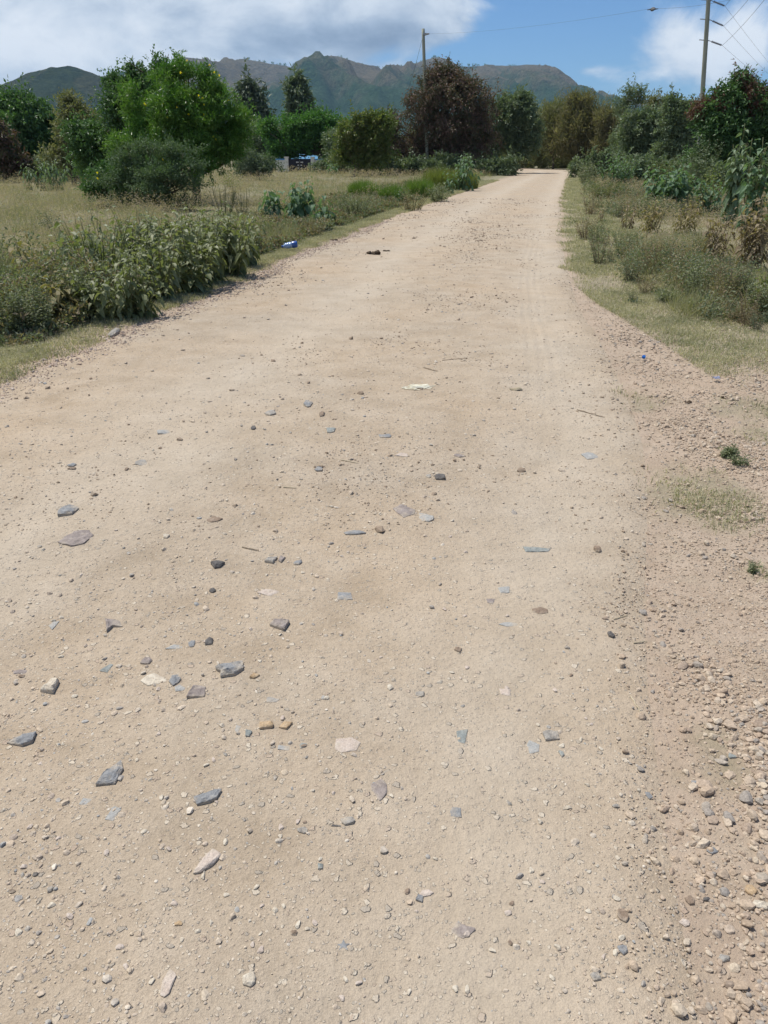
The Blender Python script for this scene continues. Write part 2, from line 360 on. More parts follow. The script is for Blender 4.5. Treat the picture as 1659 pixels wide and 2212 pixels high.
LM = {
 'acacia_bush': leafmat('leaf_thorn_bush', [(.05, .09, .04), (.10, .155, .075), (.19, .24, .15)], .25, .6),
 'oleander': leafmat('leaf_bright_green', [(.025, .07, .018), (.06, .14, .025), (.115, .20, .042), (.165, .24, .06)], .28, .35, gain=1.3),
 'darkleaf': leafmat('leaf_dark_green', [(.025, .055, .02), (.055, .105, .038), (.10, .16, .06)], .25, .45, gain=1.55),
 'acacia': leafmat('leaf_grey_green', [(.07, .10, .06), (.12, .16, .10), (.19, .22, .15)], .25, .6),
 'olive': leafmat('leaf_olive', [(.09, .10, .045), (.145, .15, .075), (.21, .20, .12)], .3, .6, gain=1.25),
 'feather': leafmat('leaf_feathery_green', [(.03, .08, .022), (.06, .14, .035), (.10, .19, .05)], .35, .5, gain=1.25),
 'silver': leafmat('leaf_blue_green', [(.06, .09, .06), (.10, .135, .09), (.20, .22, .17)], .2, .5),
 'yellowish': leafmat('leaf_yellow_green', [(.06, .10, .03), (.11, .16, .045), (.18, .20, .07), (.16, .12, .07)], .35, .5, gain=.95),
 'russet': leafmat('leaf_russet', [(.05, .085, .035), (.10, .105, .055), (.18, .105, .085), (.28, .20, .165)], .22, .55, .8, .45, gain=.85),
 'redtip': leafmat('leaf_red_tips', [(.09, .045, .035), (.15, .075, .055), (.12, .10, .06)], .25, .5),
 'rusty': leafmat('leaf_rusty_olive', [(.085, .095, .045), (.145, .145, .075), (.19, .165, .095), (.25, .23, .15)], .35, .7, gain=1.05),
 'greygreen': leafmat('leaf_dull_green', [(.05, .075, .042), (.095, .125, .07), (.16, .18, .12)], .25, .55, gain=1.55),
 'ipomoea': leafmat('leaf_broad_blue_green', [(.07, .13, .07), (.12, .195, .11), (.22, .29, .19)], .35, .55, 3, spec=.2),
 'broadpale': leafmat('leaf_broad_pale', [(.09, .15, .08), (.15, .21, .12), (.21, .27, .17)], .3, .5, 3),
 'sage': leafmat('leaf_sage', [(.09, .115, .045), (.15, .175, .08), (.21, .23, .12), (.27, .28, .16)], .32, .5, 3),
 'drying': leafmat('leaf_drying', [(.10, .105, .04), (.20, .18, .075), (.28, .23, .11), (.16, .10, .05)], .3, .6, 3),
 'drybrown': leafmat('leaf_dry_brown', [(.12, .09, .05), (.21, .16, .10), (.30, .24, .155), (.17, .165, .09)], .3, .6, 3),
 'weed': leafmat('leaf_weed', [(.11, .135, .075), (.19, .215, .125), (.31, .315, .21)], .3, .55, 4),
 'brightgrass': leafmat('leaf_tall_grass', [(.08, .14, .03), (.13, .21, .045), (.20, .26, .07)], .4, .5, 3),
 'limegrass': leafmat('leaf_lime_weed', [(.12, .15, .03), (.18, .21, .05), (.22, .24, .08)], .4, .5, 3),
 'verge': leafmat('verge_blades', [(.16, .18, .105), (.31, .30, .195), (.50, .45, .32), (.58, .53, .39)], .3, .6, 1.6, .5),
 'meadow': leafmat('meadow_blades', [(.12, .15, .08), (.21, .22, .13), (.31, .285, .19), (.37, .30, .23)], .35, .7, .5, .7),
 'meadowpink': leafmat('meadow_seed_heads', [(.30, .25, .18), (.38, .30, .24), (.42, .37, .28)], .35, .8, .3, .5),
 'flower': leafmat('petal_yellow', [(.75, .60, .02), (.85, .72, .05)], .3, .5),
}
# ------------------------------------------------------------------ road edges and masks
LE = [G(*q) for q in [(0, 830), (140, 775), (270, 722), (400, 672), (560, 595), (640, 555), (720, 524), (850, 471), (960, 431), (1050, 400), (1110, 381), (1140, 372.5)]]
RE = [G(*q) for q in [(1500, 2200), (1440, 1800), (1400, 1500), (1390, 1350), (1400, 1150), (1400, 1000), (1370, 900), (1350, 850), (1320, 790), (1290, 730), (1260, 680), (1235, 620), (1220, 560), (1212, 500), (1212, 440), (1222, 400), (1229, 371)]]
LE = [(LE[0][0]-1.15, -2.), (LE[0][0]-.6, 2.5)]+LE; RE = [(.3, -2.), (.45, 0.)]+RE
lx, ly = np.array(LE).T; rx, ry = np.array(RE).T
def smoothi(y, yy, xx):
    s = .35
    return sum(np.interp(y+d*s*np.maximum(1, y*.12), yy, xx) for d in (-1, -.5, 0, .5, 1))/5
def xl(y): return smoothi(np.asarray(y, float), ly, lx)
def xr(y): return smoothi(np.asarray(y, float), ry, rx)
YEND = min(ly[-1], ry[-1])
gbx, gby = np.array([G(*q) for q in [(1215, 600), (1270, 690), (1330, 755), (1400, 800), (1500, 815), (1659, 850), (1800, 880)]]).T
def gR(x, y):      # grass cover on the right verge
    b = np.interp(x, gbx, gby)+3.6*(fbm(x*.9, y*.6, 0, 61)-.5)+2.4*(fbm(x*3, y*2.0, 0, 62)-.5); d = x-xr(y)
    m = sstep(-.6, 2.6, y-b)*sstep(-.12, .2, d+.35*(vn(x*2, y*2)-.5))
    for dx, dy, r in ((1500, 1065, .42), (1560, 1040, .2), (1440, 1045, .16), (1610, 885, .3), (1560, 1640, .1), (1640, 1230, .08), (1370, 870, .25), (1330, 850, .2), (1640, 940, .22), (1560, 890, .15)):
        cx, cy = G(dx, dy); m = np.maximum(m, .75*sstep(1, .4, np.hypot(x-cx, (y-cy)*.8)/r))
    return m
def gL(x, y):
    d = xl(y)-x
    return sstep(.0, .3, d+.3*(vn(x*2.3, y*2.3, 0, 3)-.5))
# ------------------------------------------------------------------ ground sheet
def axis(near, far, d0, g):
    v = [0.]; d = d0
    while v[-1] < far:
        v.append(v[-1]+d)
        if v[-1] > near: d *= g
    return np.array(v)
ax = axis(6, 9500, .11, 1.055); xs = np.concatenate([-ax[:0:-1], ax])
ay = axis(14, 9500, .13, 1.05); ys = np.concatenate([-axis(2, 9000, .4, 1.3)[:0:-1], ay])
X, Y = np.meshgrid(xs, ys)
V = np.stack([X, Y, hz(X, Y)], -1).reshape(-1, 3)
nx, ny = len(xs), len(ys)
i, j = np.meshgrid(np.arange(nx-1), np.arange(ny-1)); b0 = (j*nx+i).ravel()
ground = build('ground', [(V, np.stack([b0, b0+1, b0+nx+1, b0+nx], -1))], GROUND, smooth=True)
tag(ground, 'pinkish bare soil and dry meadow ground on both sides of the road', kind='structure')
x, y = V[:, 0], V[:, 1]
soil = np.maximum(sstep(.75, .1, xl(y)-x), 0)
mR = sstep(.9, .2, (x-xr(y))) if False else 1-.8*sstep(.3, 1.6, x-xr(y))*sstep(-.3, 2.5, y-np.interp(x, gbx, gby))
soil = np.where(x > xr(y), np.minimum(mR, 1-.7*gR(x, y)), np.where(x < xl(y), soil, 1.)); soil = np.where(y > 125, 0, soil)
at_ = ground.data.attributes.new('soil', 'FLOAT', 'POINT'); at_.data.foreach_set('value', soil.astype(np.float32))
# ------------------------------------------------------------------ road sheet
yr = np.concatenate([np.arange(-2, 16, .1), 16*np.exp(np.arange(0, math.log(YEND/16), .012)), [YEND]])
us = np.linspace(-.04, 1.04, 61)
XX = xl(yr)[:, None]+(xr(yr)-xl(yr))[:, None]*us[None]; YY = np.repeat(yr[:, None], len(us), 1); UU = np.repeat(us[None], len(yr), 0)
# bend away to the right beyond the last straight stretch
bx, by, bu = [], [], []
wl, wr = XX[-1, 0], XX[-1, -1]
for t in np.linspace(.05, 1, 26):
    ang = t*1.25; rr = 26.; cx = wr+rr
    rad = cx-(wl+(wr-wl)*(us+.04)/1.08)
    bx.append(cx-rad*math.cos(ang)); by.append(YEND+rad*math.sin(ang)); bu.append(us)
XX = np.vstack([XX, bx]); YY = np.vstack([YY, by]); UU = np.vstack([UU, bu])
edge = np.minimum(sstep(-.04, .03, UU), sstep(1.04, .97, UU))
ZZ = hz(XX, YY)-.03+.05*edge+.008*np.sin(UU*3.14)-.010*(np.exp(-((UU-.36)/.1)**2)+np.exp(-((UU-.87)/.07)**2))*edge
V = np.stack([XX, YY, ZZ], -1).reshape(-1, 3); nx, ny = len(us), len(XX)
i, j = np.meshgrid(np.arange(nx-1), np.arange(ny-1)); b0 = (j*nx+i).ravel()
road = build('road', [(V, np.stack([b0, b0+1, b0+nx+1, b0+nx], -1))], ROAD, smooth=True)
tag(road, 'beige dirt road scattered with pebbles, bending right at the far end', kind='structure')
a_ = road.data.attributes.new('uv2', 'FLOAT_VECTOR', 'POINT')
a_.data.foreach_set('vector', np.stack([UU.ravel(), YY.ravel(), 0*UU.ravel()], -1).astype(np.float32).ravel())
def zr(x, y):      # height of the walked surface, road or ground
    x = np.asarray(x, float); y = np.asarray(y, float); u = (x-xl(y))/(xr(y)-xl(y))
    e = np.minimum(sstep(-.04, .03, u), sstep(1.04, .97, u))
    z = hz(x, y)-.03+.05*e+.008*np.sin(np.clip(u, 0, 1)*3.14)-.010*(np.exp(-((u-.36)/.1)**2)+np.exp(-((u-.87)/.07)**2))*e
    return np.maximum(z, hz(x, y))
# ------------------------------------------------------------------ gravel (uncountable)
def pebmat(name, cols):
    m, nt, N, Lk = newmat(name); g = N.new('ShaderNodeNewGeometry'); r = ramp(N, cols, None, 'LINEAR'); Lk.new(g.outputs['Random Per Island'], r.inputs[0])
    sp = ramp(N, [(.72, .72, .72), (1.15, 1.15, 1.15)], [.35, .65]); Lk.new(noise(N, Lk, g.outputs['Position'], 150, 4, .7), sp.inputs[0])
    col = mixc(N, Lk, 1., r.outputs[0], sp.outputs[0], 'MULTIPLY')
    b = N.new('ShaderNodeBsdfPrincipled'); Lk.new(col, b.inputs['Base Color']); b.inputs['Roughness'].default_value = .85; b.inputs['Specular IOR Level'].default_value = .2
    o = N.new('ShaderNodeOutputMaterial'); Lk.new(b.outputs[0], o.inputs[0]); return m
PEBW = pebmat('pebble_warm_mix', [(.40, .31, .23), (.46, .37, .28), (.34, .26, .19), (.50, .42, .33), (.38, .29, .215), (.31, .24, .185), (.45, .355, .27), (.27, .245, .22), (.48, .40, .305), (.40, .31, .23)])
PEB = pebmat('pebble_mix', [(.46, .375, .28), (.51, .43, .335), (.39, .32, .25), (.57, .51, .43), (.46, .38, .295), (.36, .295, .24), (.50, .42, .33), (.30, .275, .25), (.54, .47, .38), (.44, .36, .28), (.33, .33, .32), (.50, .41, .31), (.46, .37, .28), (.55, .46, .36), (.42, .34, .265), (.49, .41, .32)])
def scatter(x, y, r, sub, sink=.35):
    n = len(x); tmp = [rock(sub, 8, 40+q, .05) for q in range(12)]
    out = []
    for q, (tv, tf) in enumerate(tmp):
        s = np.arange(q, n, 12); m = len(s)
        if not m: continue
        sc3 = r[s, None]*np.stack([R.uniform(.75, 1.35, m), R.uniform(.65, 1.1, m), R.uniform(.35, .75, m)], -1)
        V = tv[None]*sc3[:, None]
        t = R.normal(size=m)*.3; c, si = np.cos(t)[:, None], np.sin(t)[:, None]
        V = np.stack([V[..., 0]*c-V[..., 2]*si, V[..., 1], V[..., 0]*si+V[..., 2]*c], -1)
        t = R.random(m)*6.283; c, si = np.cos(t)[:, None], np.sin(t)[:, None]
        V = np.stack([V[..., 0]*c-V[..., 1]*si, V[..., 0]*si+V[..., 1]*c, V[..., 2]], -1)
        V += np.stack([x[s], y[s], zr(x[s], y[s])+sc3[:, 2]*(1-2*sink)*.8], -1)[:, None]
        f = (np.arange(m)[:, None, None]*len(tv)+tf[None]).reshape(-1, 3)
        out.append((V.reshape(-1, 3), f))
    return out
def wedge(n, y0, y1, p=1.):
    y = y0*(y1/y0)**(R.random(n)**p); x = (R.random(n)*2-1)*(.62*y+.6)
    return x, y
parts = []
x, y = wedge(50000, .6, 16); u = (x-xl(y))/(xr(y)-xl(y))
rough = .30+.9*sstep(.50, .72, fbm(x*1.1, y*.8, 0, 4))+.35*np.exp(-((u-.62)/.14)**2)-.25*np.exp(-((u-.36)/.09)**2)-.25*np.exp(-((u-.88)/.05)**2)
rough += .7*sstep(.12, -.02, u)
k = (u > -.2) & (u < 1.0) & (R.random(len(x)) < rough)
x, y = x[k], y[k]; r = .0017*(R.random(len(x))**-.33)*(1+.17*y); r = np.minimum(r, .009+.0008*y)
o1 = np.argsort(-r/y); big, sm = o1[:7000], o1[7000:]
parts = scatter(x[big], y[big], r[big], 1)+scatter(x[sm], y[sm], r[sm], 0)
tag(build('gravel', parts, PEB), 'fine tan grit and small chips strewn over the beige road', kind='stuff')
CLOD = pebmat('clod_mix', [(.27, .205, .15), (.36, .285, .215), (.22, .165, .12), (.42, .345, .265), (.30, .27, .24)])
y = 3.2*(34/3.2)**R.random(26000); u = R.random(26000)*1.0; x = xl(y)+(xr(y)-xl(y))*u
k = R.random(len(x)) < (.10+.9*sstep(.47, .62, fbm(x*1.3, y*.75, 0, 91)))*(.25+.75*np.exp(-((u-.60)/.17)**2)+.35*sstep(.2, .02, u)); x, y = x[k], y[k]
r = .0032*(R.random(len(x))**-.30)*(1+.10*y); r = np.minimum(r, .03)
tag(build('gravel', scatter(x, y, r, 0, .38), CLOD), 'small brown dirt clods along the crown of the road farther away', kind='stuff')
n = 320000
y = .55*(13/.55)**R.random(n); x0_ = xr(y)-.50; x = x0_+R.random(n)*np.maximum(.5, .74*(.91*y+.67)+.55-x0_)
d = x-xr(y)
cov = sstep(-.40, .95, d+.7*(fbm(x*2.2, y*2.2, 0, 8)-.5))*(1-.55*sstep(.35, .9, gR(x, y)))*(1-.6*sstep(.47, .66, fbm(x*1.6, y*1.6, 0, 21)))*(.75+.25*sstep(3.2, 1.8, y))
k = R.random(n) < cov; x, y = x[k], y[k]
r = .0026*(R.random(len(x))**-.34)*(1+.12*y); r = np.minimum(r, .0142); r *= 1-.4*sstep(.25, -.3, x-xr(y)); r *= .8+.5*sstep(.4, .62, fbm(x*2.1, y*2.1, 0, 77))
o1 = np.argsort(-r/y); big, sm = o1[:20000], o1[20000:]
parts = scatter(x[big], y[big], r[big], 1, .25)+scatter(x[sm], y[sm], r[sm], 0, .25)
tag(build('gravel', parts, PEBW), 'thick bank of loose brown gravel along the right margin of the road', kind='stuff')
n = 22000
y = 4*(22/4)**R.random(n); x = xl(y)+.35-R.random(n)*1.0*(1-.3*sstep(5, 12, y)); k = R.random(n) < .75*sstep(.5, .1, np.abs(xl(y)-.05-x)+.3*(vn(x*3, y*3)-.5)); x, y = x[k], y[k]
r = .0036*(R.random(len(x))**-.33)*(1+.05*y); r = np.minimum(r, .02)
PEBP = pebmat('pebble_pink_mix', [(.40, .30, .235), (.47, .375, .30), (.34, .245, .19), (.54, .46, .39), (.30, .23, .19)])
tag(build('gravel', scatter(x, y, r, 0, .3), PEBP), 'pinkish grit spilling into the grass on the left edge of the road', kind='stuff')
# ------------------------------------------------------------------ named stones
S = [
 (497, 1455, 56, 38, 'slate', .5, 'largest blue slate stone, jagged with a point on its left side, left of centre road'),
 (243, 1670, 44, 56, 'slate', .55, 'blue slate stone shaped like an upright triangle, on the left of the road'),
 (450, 1735, 50, 36, 'slate', .5, 'blue-green slate stone with a raised right corner, below the orange split stone'),
 (245, 1763, 36, 38, 'pale', .3, 'pale blue stone half buried just below the triangular slate stone'),
 (190, 1738, 40, 18, 'pale', .12, 'faint pale patch of buried stone left of the half buried blue one'),
 (820, 1718, 36, 54, 'purple', .3, 'upright oval purple-grey stone sunk in the middle of the near road'),
 (985, 1766, 28, 34, 'slate', .25, 'streaked grey-blue stone right of the oval purple-grey one'),
 (997, 2022, 52, 40, 'purple', .3, 'flat plum coloured stone with a pointed top near the bottom of the road'),
 (905, 1958, 19, 20, 'slate', .6, 'round blue-grey pebble touching a pinkish flat stone'),
 (920, 1946, 27, 18, 'pink', .35, 'pinkish flat stone behind the round blue-grey pebble'),
 (607, 1358, 46, 28, 'purple', .55, 'lumpy dark purple-grey stone standing alone above the big slate'),
 (421, 1503, 48, 34, 'purple', .4, 'rounded purplish stone below a blue and white one'),
 (378, 1476, 26, 26, 'slate', .5, 'small blue stone with a notched top between the cream and purplish stones'),
 (391, 1494, 22, 20, 'pale', .3, 'whitish chip leaning on the notched blue stone'),
 (332, 1470, 56, 30, 'cream', .2, 'broad cream stone buried flat beside the notched blue stone'),
 (109, 1480, 46, 38, 'cream', .55, 'blocky pale tan stone with a shaded lower edge near the left side'),
 (244, 1356, 40, 28, 'purple', .35, 'pale lilac wedge stone on the left of the road, above the teal chip'),
 (118, 1351, 22, 22, 'pale', .3, 'small pale blue pyramid stone left of the lilac wedge'),
 (50, 1594, 44, 32, 'slate', .5, 'slate stone with a dusty left tail at the left side of the road'),
 (575, 1584, 36, 26, 'orange', .55, 'split orange stone with a dark hollow on its right'),
 (622, 1586, 32, 20, 'orange', .5, 'rounded tan and orange stone right of the split orange one'),
 (538, 1599, 15, 22, 'teal', .7, 'small upright blue-green pebble left of the split orange stone'),
 (516, 1589, 13, 24, 'pale', .25, 'narrow pale blue sliver left of the small blue-green pebble'),
 (152, 1111, 42, 26, 'slate', .4, 'blue-grey slate slab above the long purple-brown slab'),
 (172, 1169, 66, 38, 'purple', .3, 'long purple-brown slab slanting up to the right'),
 (471, 1229, 28, 16, 'dark', .5, 'dark angular stone left of the grey and purple pair'),
 (587, 1216, 26, 17, 'grey', .5, 'grey stone, left one of a touching pair'),
 (610, 1214, 18, 16, 'purple', .5, 'purple stone, right one of a touching pair'),
 (644, 1222, 16, 11, 'slate', .4, 'thin bluish chip right of the touching grey and purple pair'),
 (461, 1285, 14, 10, 'dark', .6, 'tiny black stone with a sharp shadow below the dark angular stone'),
 (765, 1159, 42, 12, 'slate', .35, 'thin dark blue slab lying crosswise on the road'),
 (873, 1106, 50, 30, 'purple', .22, 'broad dusty purple-grey stone beside a smooth bluish one'),
 (917, 1120, 34, 22, 'pale', .2, 'smooth bluish stone flush with the road, right of the purple-grey one'),
 (1158, 1183, 64, 24, 'teal', .25, 'wide bluish-grey slab with a white crest, right of centre'),
 (1291, 1186, 17, 15, 'brown', .7, 'dark reddish brown nugget near the right edge of the road'),
 (1276, 980, 36, 18, 'pale', .2, 'smooth pale blue stone flush with the road near the long dry stick'),
 (951, 1033, 28, 16, 'dark', .45, 'dark grey stone with a pointed end in mid road'),
 (925, 1031, 12, 9, 'grey', .4, 'small grey chip left of the pointed dark grey stone'),
 (747, 1292, 36, 26, 'slate', .22, 'grey-blue slab with an uneven top near the centre of the road'),
 (232, 1446, 28, 22, 'teal', .3, 'teal chip below the pale lilac wedge'),
 (45, 1450, 34, 12, 'purple', .3, 'low purple stone close to the left edge of the picture'),
 (318, 1433, 24, 18, 'purple', .4, 'small purple stone above the broad cream stone'),
 (380, 1405, 42, 14, 'pale', .2, 'pale lilac stone crossing in front of the dark triangular chips'),
 (416, 1399, 14, 18, 'slate', .4, 'narrow bluish chip left of the dark triangular chip'),
 (453, 1394, 17, 20, 'dark', .6, 'dark triangular chip above the large jagged slate'),
 (666, 883, 22, 14, 'slate', .5, 'farther blue-grey block in the middle distance of the road'),
 (586, 903, 22, 12, 'grey', .4, 'grey stone left of the farther blue-grey block'),
 (695, 908, 14, 12, 'brown', .6, 'dark brown nugget just below the farther blue-grey block'),
 (549, 939, 10, 10, 'dark', .8, 'black cube-like stone in the middle distance'),
 (356, 944, 32, 11, 'pale', .25, 'low pale stone left of the black cube-like stone'),
 (715, 941, 20, 16, 'teal', .35, 'greenish slab below the dark brown nugget'),
 (833, 953, 26, 9, 'slate', .3, 'thin bluish slab right of the greenish slab'),
 (992, 988, 26, 9, 'purple', .3, 'flat mauve stone in mid road, left of the smooth pale blue one'),
 (868, 990, 34, 12, 'pink', .25, 'pale pinkish slab left of the flat mauve stone'),
 (689, 1030, 20, 10, 'slate', .45, 'small bluish stone left of centre, above the thin crosswise slab'),
 (157, 1012, 16, 10, 'slate', .5, 'small slate stone with a brown one beneath it, far left'),
 (158, 1020, 18, 6, 'brown', .5, 'flat brown chip directly below the small slate stone'),
 (275, 1022, 8, 8, 'brown', .8, 'single dark brown pebble casting a small shadow, left side'),
 (308, 1007, 30, 16, 'grey', .2, 'worn grey stone just above the single dark brown pebble'),
 (463, 1133, 34, 14, 'brown', .3, 'crumbly brown stone left of the thin crosswise slab'),
 (360, 1173, 14, 9, 'cream', .6, 'small whitish pebble right of the long purple-brown slab'),
 (453, 1870, 46, 58, 'pink', .4, 'leaning pinkish tan slab with a thick shaded right edge'),
 (366, 2135, 26, 70, 'pink', .35, 'long narrow pink slab with a dark cleft beside it, at the bottom'),
 (541, 2130, 32, 38, 'cream', .45, 'round tan stone with a curved dark rim, at the bottom'),
 (751, 1793, 34, 20, 'grey', .55, 'grey-white angular stone just below the middle of the near road'),
 (725, 1806, 22, 7, 'dark', .4, 'thin dark sliver left of the grey-white angular stone'),
 (655, 1814, 24, 17, 'grey', .5, 'light grey stone with an uneven top left of the thin dark sliver'),
 (692, 1892, 16, 17, 'teal', .6, 'pale greenish round pebble below the light grey uneven stone'),
 (742, 2054, 30, 30, 'slate', .15, 'star-shaped bluish stone flush with the road'),
 (1150, 1620, 28, 36, 'pale', .25, 'pale lilac oval stone right of centre'),
 (1001, 1595, 27, 44, 'teal', .25, 'tall pale teal stone left of the lilac oval'),
 (1192, 1597, 36, 28, 'grey', .4, 'two-toned grey and tan stone above the lilac oval'),
 (1211, 1636, 13, 18, 'teal', .5, 'small squarish greenish stone right of the lilac oval'),
 (1090, 1500, 28, 22, 'pink', .22, 'pale pink stone set flush above the two-toned one'),
 (1341, 1996, 24, 34, 'brown', .5, 'brown stone with a dark left edge near the lower right'),
 (1341, 2073, 22, 26, 'slate', .5, 'dark blue-grey stone below the brown one with the dark left edge'),
 (1281, 2131, 24, 28, 'grey', .5, 'grey-brown stone with a dark crescent, bottom right of the road'),
 (1165, 1325, 34, 16, 'brown', .3, 'reddish brown worn stone right of centre'),
 (1090, 1278, 30, 20, 'pale', .25, 'bluish-grey chip above a buried mauve one'),
 (1062, 1304, 32, 14, 'purple', .2, 'buried mauve stone left of the reddish brown one'),
 (585, 1285, 56, 20, 'pink', .15, 'broad dusty pink patch of stone above the lumpy purple-grey stone'),
 (750, 1624, 50, 44, 'pink', .12, 'large pinkish slab worn flush with the near road'),
 (617, 1634, 28, 20, 'pale', .15, 'pale greenish buried stone right of the tan and orange stones'),
 (655, 1630, 16, 16, 'teal', .25, 'small greenish chip right of the pale greenish buried stone'),
 (1400, 1722, 14, 20, 'slate', .5, 'upright slate chip by the right gravel'),
 (1318, 1379, 16, 12, 'dark', .7, 'smooth dark grey round stone near the right gravel'),
 (990, 1411, 16, 12, 'brown', .6, 'brown angular stone just right of centre'),
 (843, 1499, 13, 14, 'cream', .8, 'bright cream pebble alone in the centre of the road'),
 (907, 1511, 20, 13, 'grey', .5, 'grey-tan stone with a black right corner, right of the bright cream pebble'),
 (390, 2013, 16, 15, 'orange', .6, 'round yellowish pebble near the bottom left'),
 (590, 1528, 30, 16, 'grey', .25, 'slanting grey stone above the tan and orange stones'),
 (551, 1475, 26, 12, 'orange', .6, 'tan stone with a deep shadow behind it, right of the largest slate'),
 (113, 1935, 15, 17, 'grey', .7, 'dark grey round pebble at the lower left'),
 (80, 1902, 13, 11, 'dark', .7, 'blackish pebble up and left of the dark grey round pebble'),
 (247, 720, 18, 20, 'grey', .8, 'grey rock standing at the edge of the left grass verge'),
 (1640, 1958, 36, 32, 'cream', .6, 'smooth cream stone at the right edge of the picture'),
 (1620, 1925, 26, 26, 'orange', .5, 'yellow-brown stone above the smooth cream stone in the right gravel'),
 (1537, 1839, 22, 16, 'slate', .6, 'blue-grey stone in the right gravel above the dark pair'),
 (1525, 1949, 18, 17, 'dark', .7, 'dark grey stone in the right gravel left of the smooth cream one'),
 (1487, 1948, 20, 26, 'brown', .6, 'brownish upright stone left of the dark grey one in the right gravel'),
 (1500, 1690, 16, 12, 'slate', .5, 'slate pebble in the gravel beside the small green grass patch'),
 (1641, 1638, 24, 18, 'brown', .5, 'dull brown flat stone at the right edge of the gravel'),
 (1580, 1633, 16, 16, 'teal', .5, 'greenish triangular stone in the gravel left of the dull brown flat one'),
 (1378, 1715, 10, 9, 'cream', .7, 'small white pebble left of the upright slate chip'),
 (1100, 1355, 40, 14, 'pale', .15, 'faint buried bluish stone right of centre, above the pink flush one'),
 (1560, 2080, 24, 22, 'grey', .5, 'grey stone low in the right gravel'),
 (1476, 2000, 26, 22, 'pink', .5, 'pinkish block on the inner edge of the right gravel'),
]
SHAPES = {0: [(-1, .1), (-.5, .3), (.1, .55), (.75, 1), (.95, 0), (.5, -.7), (-.45, -.95), (-.5, -.3)],
 1: [(.35, 1.05), (.9, .3), (.7, -.9), (-.95, -1), (-.35, 0)], 2: [(-1, -.1), (-.2, .3), (.5, .95), (1, .9), (.75, -.3), (.3, -.7), (-.6, -1)],
 7: [(-.3, 1.05), (.3, .5), (1, .1), (.6, -.5), (0, -1), (-1, -.1)], 18: [(-1.2, -.5), (-.2, .35), (.85, 1), (1, -.5), (.3, -1)],
 16: [(-.9, .9), (.4, .9), (1, -.1), (.1, -.1), (-.2, -1)], 66: [(-1, -1), (-.5, .2), (.1, 1), (1, .5), (.4, -.4), (-.4, -.9)],
 68: [(-1, .1), (-.2, .2), (0, 1), (.25, .2), (1, .2), (.4, -.2), (.7, -1), (0, -.45), (-.6, -.9), (-.4, -.2)]}
SHAPES[61] = SHAPES.pop(66); SHAPES[68] = SHAPES[68]
for q, (dx, dy, w, h, c, ht, lab) in enumerate(S):
    x, y = G(dx, dy+h*.2); m = mpp(y, dy)*1.0
    W = w*m; Ly = (G(dx, dy-h*.42)[1]-G(dx, dy+h*.42)[1])
    buried = ht < .35
    hh = min(W, Ly)*ht*(.55 if not buried else .5)
    Vr, Fr = rock(3, R.integers(8, 13), 300+q, .07)
    Vu = ICO[3][0]; th = np.arctan2(Vu[:, 1], Vu[:, 0]); rho = np.sqrt(np.minimum(1, np.hypot(Vu[:, 0], Vu[:, 1])*1.12))
    pg = SHAPES.get(q)
    if pg is None:
        na = R.integers(4, 8); an = np.sort(R.random(na)*.7+np.arange(na))*2*math.pi/na; pr_ = R.uniform(.78, 1.12, na); pg = [(math.cos(a)*p_, math.sin(a)*p_) for a, p_ in zip(an, pr_)]
    pr2 = np.full(len(th), .05); u2 = np.stack([np.cos(th), np.sin(th)], -1)
    for (p1, p2) in zip(pg, pg[1:]+pg[:1]):
        p1 = np.array(p1); e_ = np.array(p2)-p1; den = u2[:, 0]*e_[1]-u2[:, 1]*e_[0]; den = np.where(np.abs(den) < 1e-6, 1e-6, den)
        tt = (p1[0]*e_[1]-p1[1]*e_[0])/den; ss = (p1[0]*u2[:, 1]-p1[1]*u2[:, 0])/den
        pr2 = np.where((tt > 0) & (ss >= -1e-6) & (ss <= 1+1e-6), np.maximum(pr2, tt), pr2)
    wob_ = 1+.09*(fbm(Vu[:, 0]*3+q, Vu[:, 1]*3, Vu[:, 2]*2)-.5)
    Vr[:, 0] = np.cos(th)*rho*pr2*wob_; Vr[:, 1] = np.sin(th)*rho*pr2*wob_
    Vr[:, :2] += .04*(np.stack([fbm(Vr[:, 0]*3+q, Vr[:, 1]*3), fbm(Vr[:, 1]*3+9, Vr[:, 0]*3+q)], -1)-.5)
    if not buried: Vr[:, 2] = np.maximum(Vr[:, 2], -.75); Vz = Vr[:, 2]+.35
    else: Vz = Vr[:, 2]-.12*(1-ht)
    Vn = np.stack([Vr[:, 0]*W*.58, Vr[:, 1]*Ly*.54, Vz*hh*.72], -1)
    Vn[:, 2] += hh*(.9 if buried else .55)*(fbm(Vr[:, 0]*2.2+q, Vr[:, 1]*2.2, Vr[:, 2]+q, 5)-.5)+hh*.25*(fbm(Vr[:, 0]*7+q, Vr[:, 1]*7, 0, 6)-.5)
    sl = R.uniform(-.18, .18)
    Vn[:, 2] += Vn[:, 0]*sl*.6
    
    name = 'pebble' if 'pebble' in lab or 'nugget' in lab else 'stone'
    o = build(name, [(Vn, Fr)], ST[c], smooth=False, loc=(x, y, float(zr(x, y))))
    tag(o, lab, name, 'stones on the road')
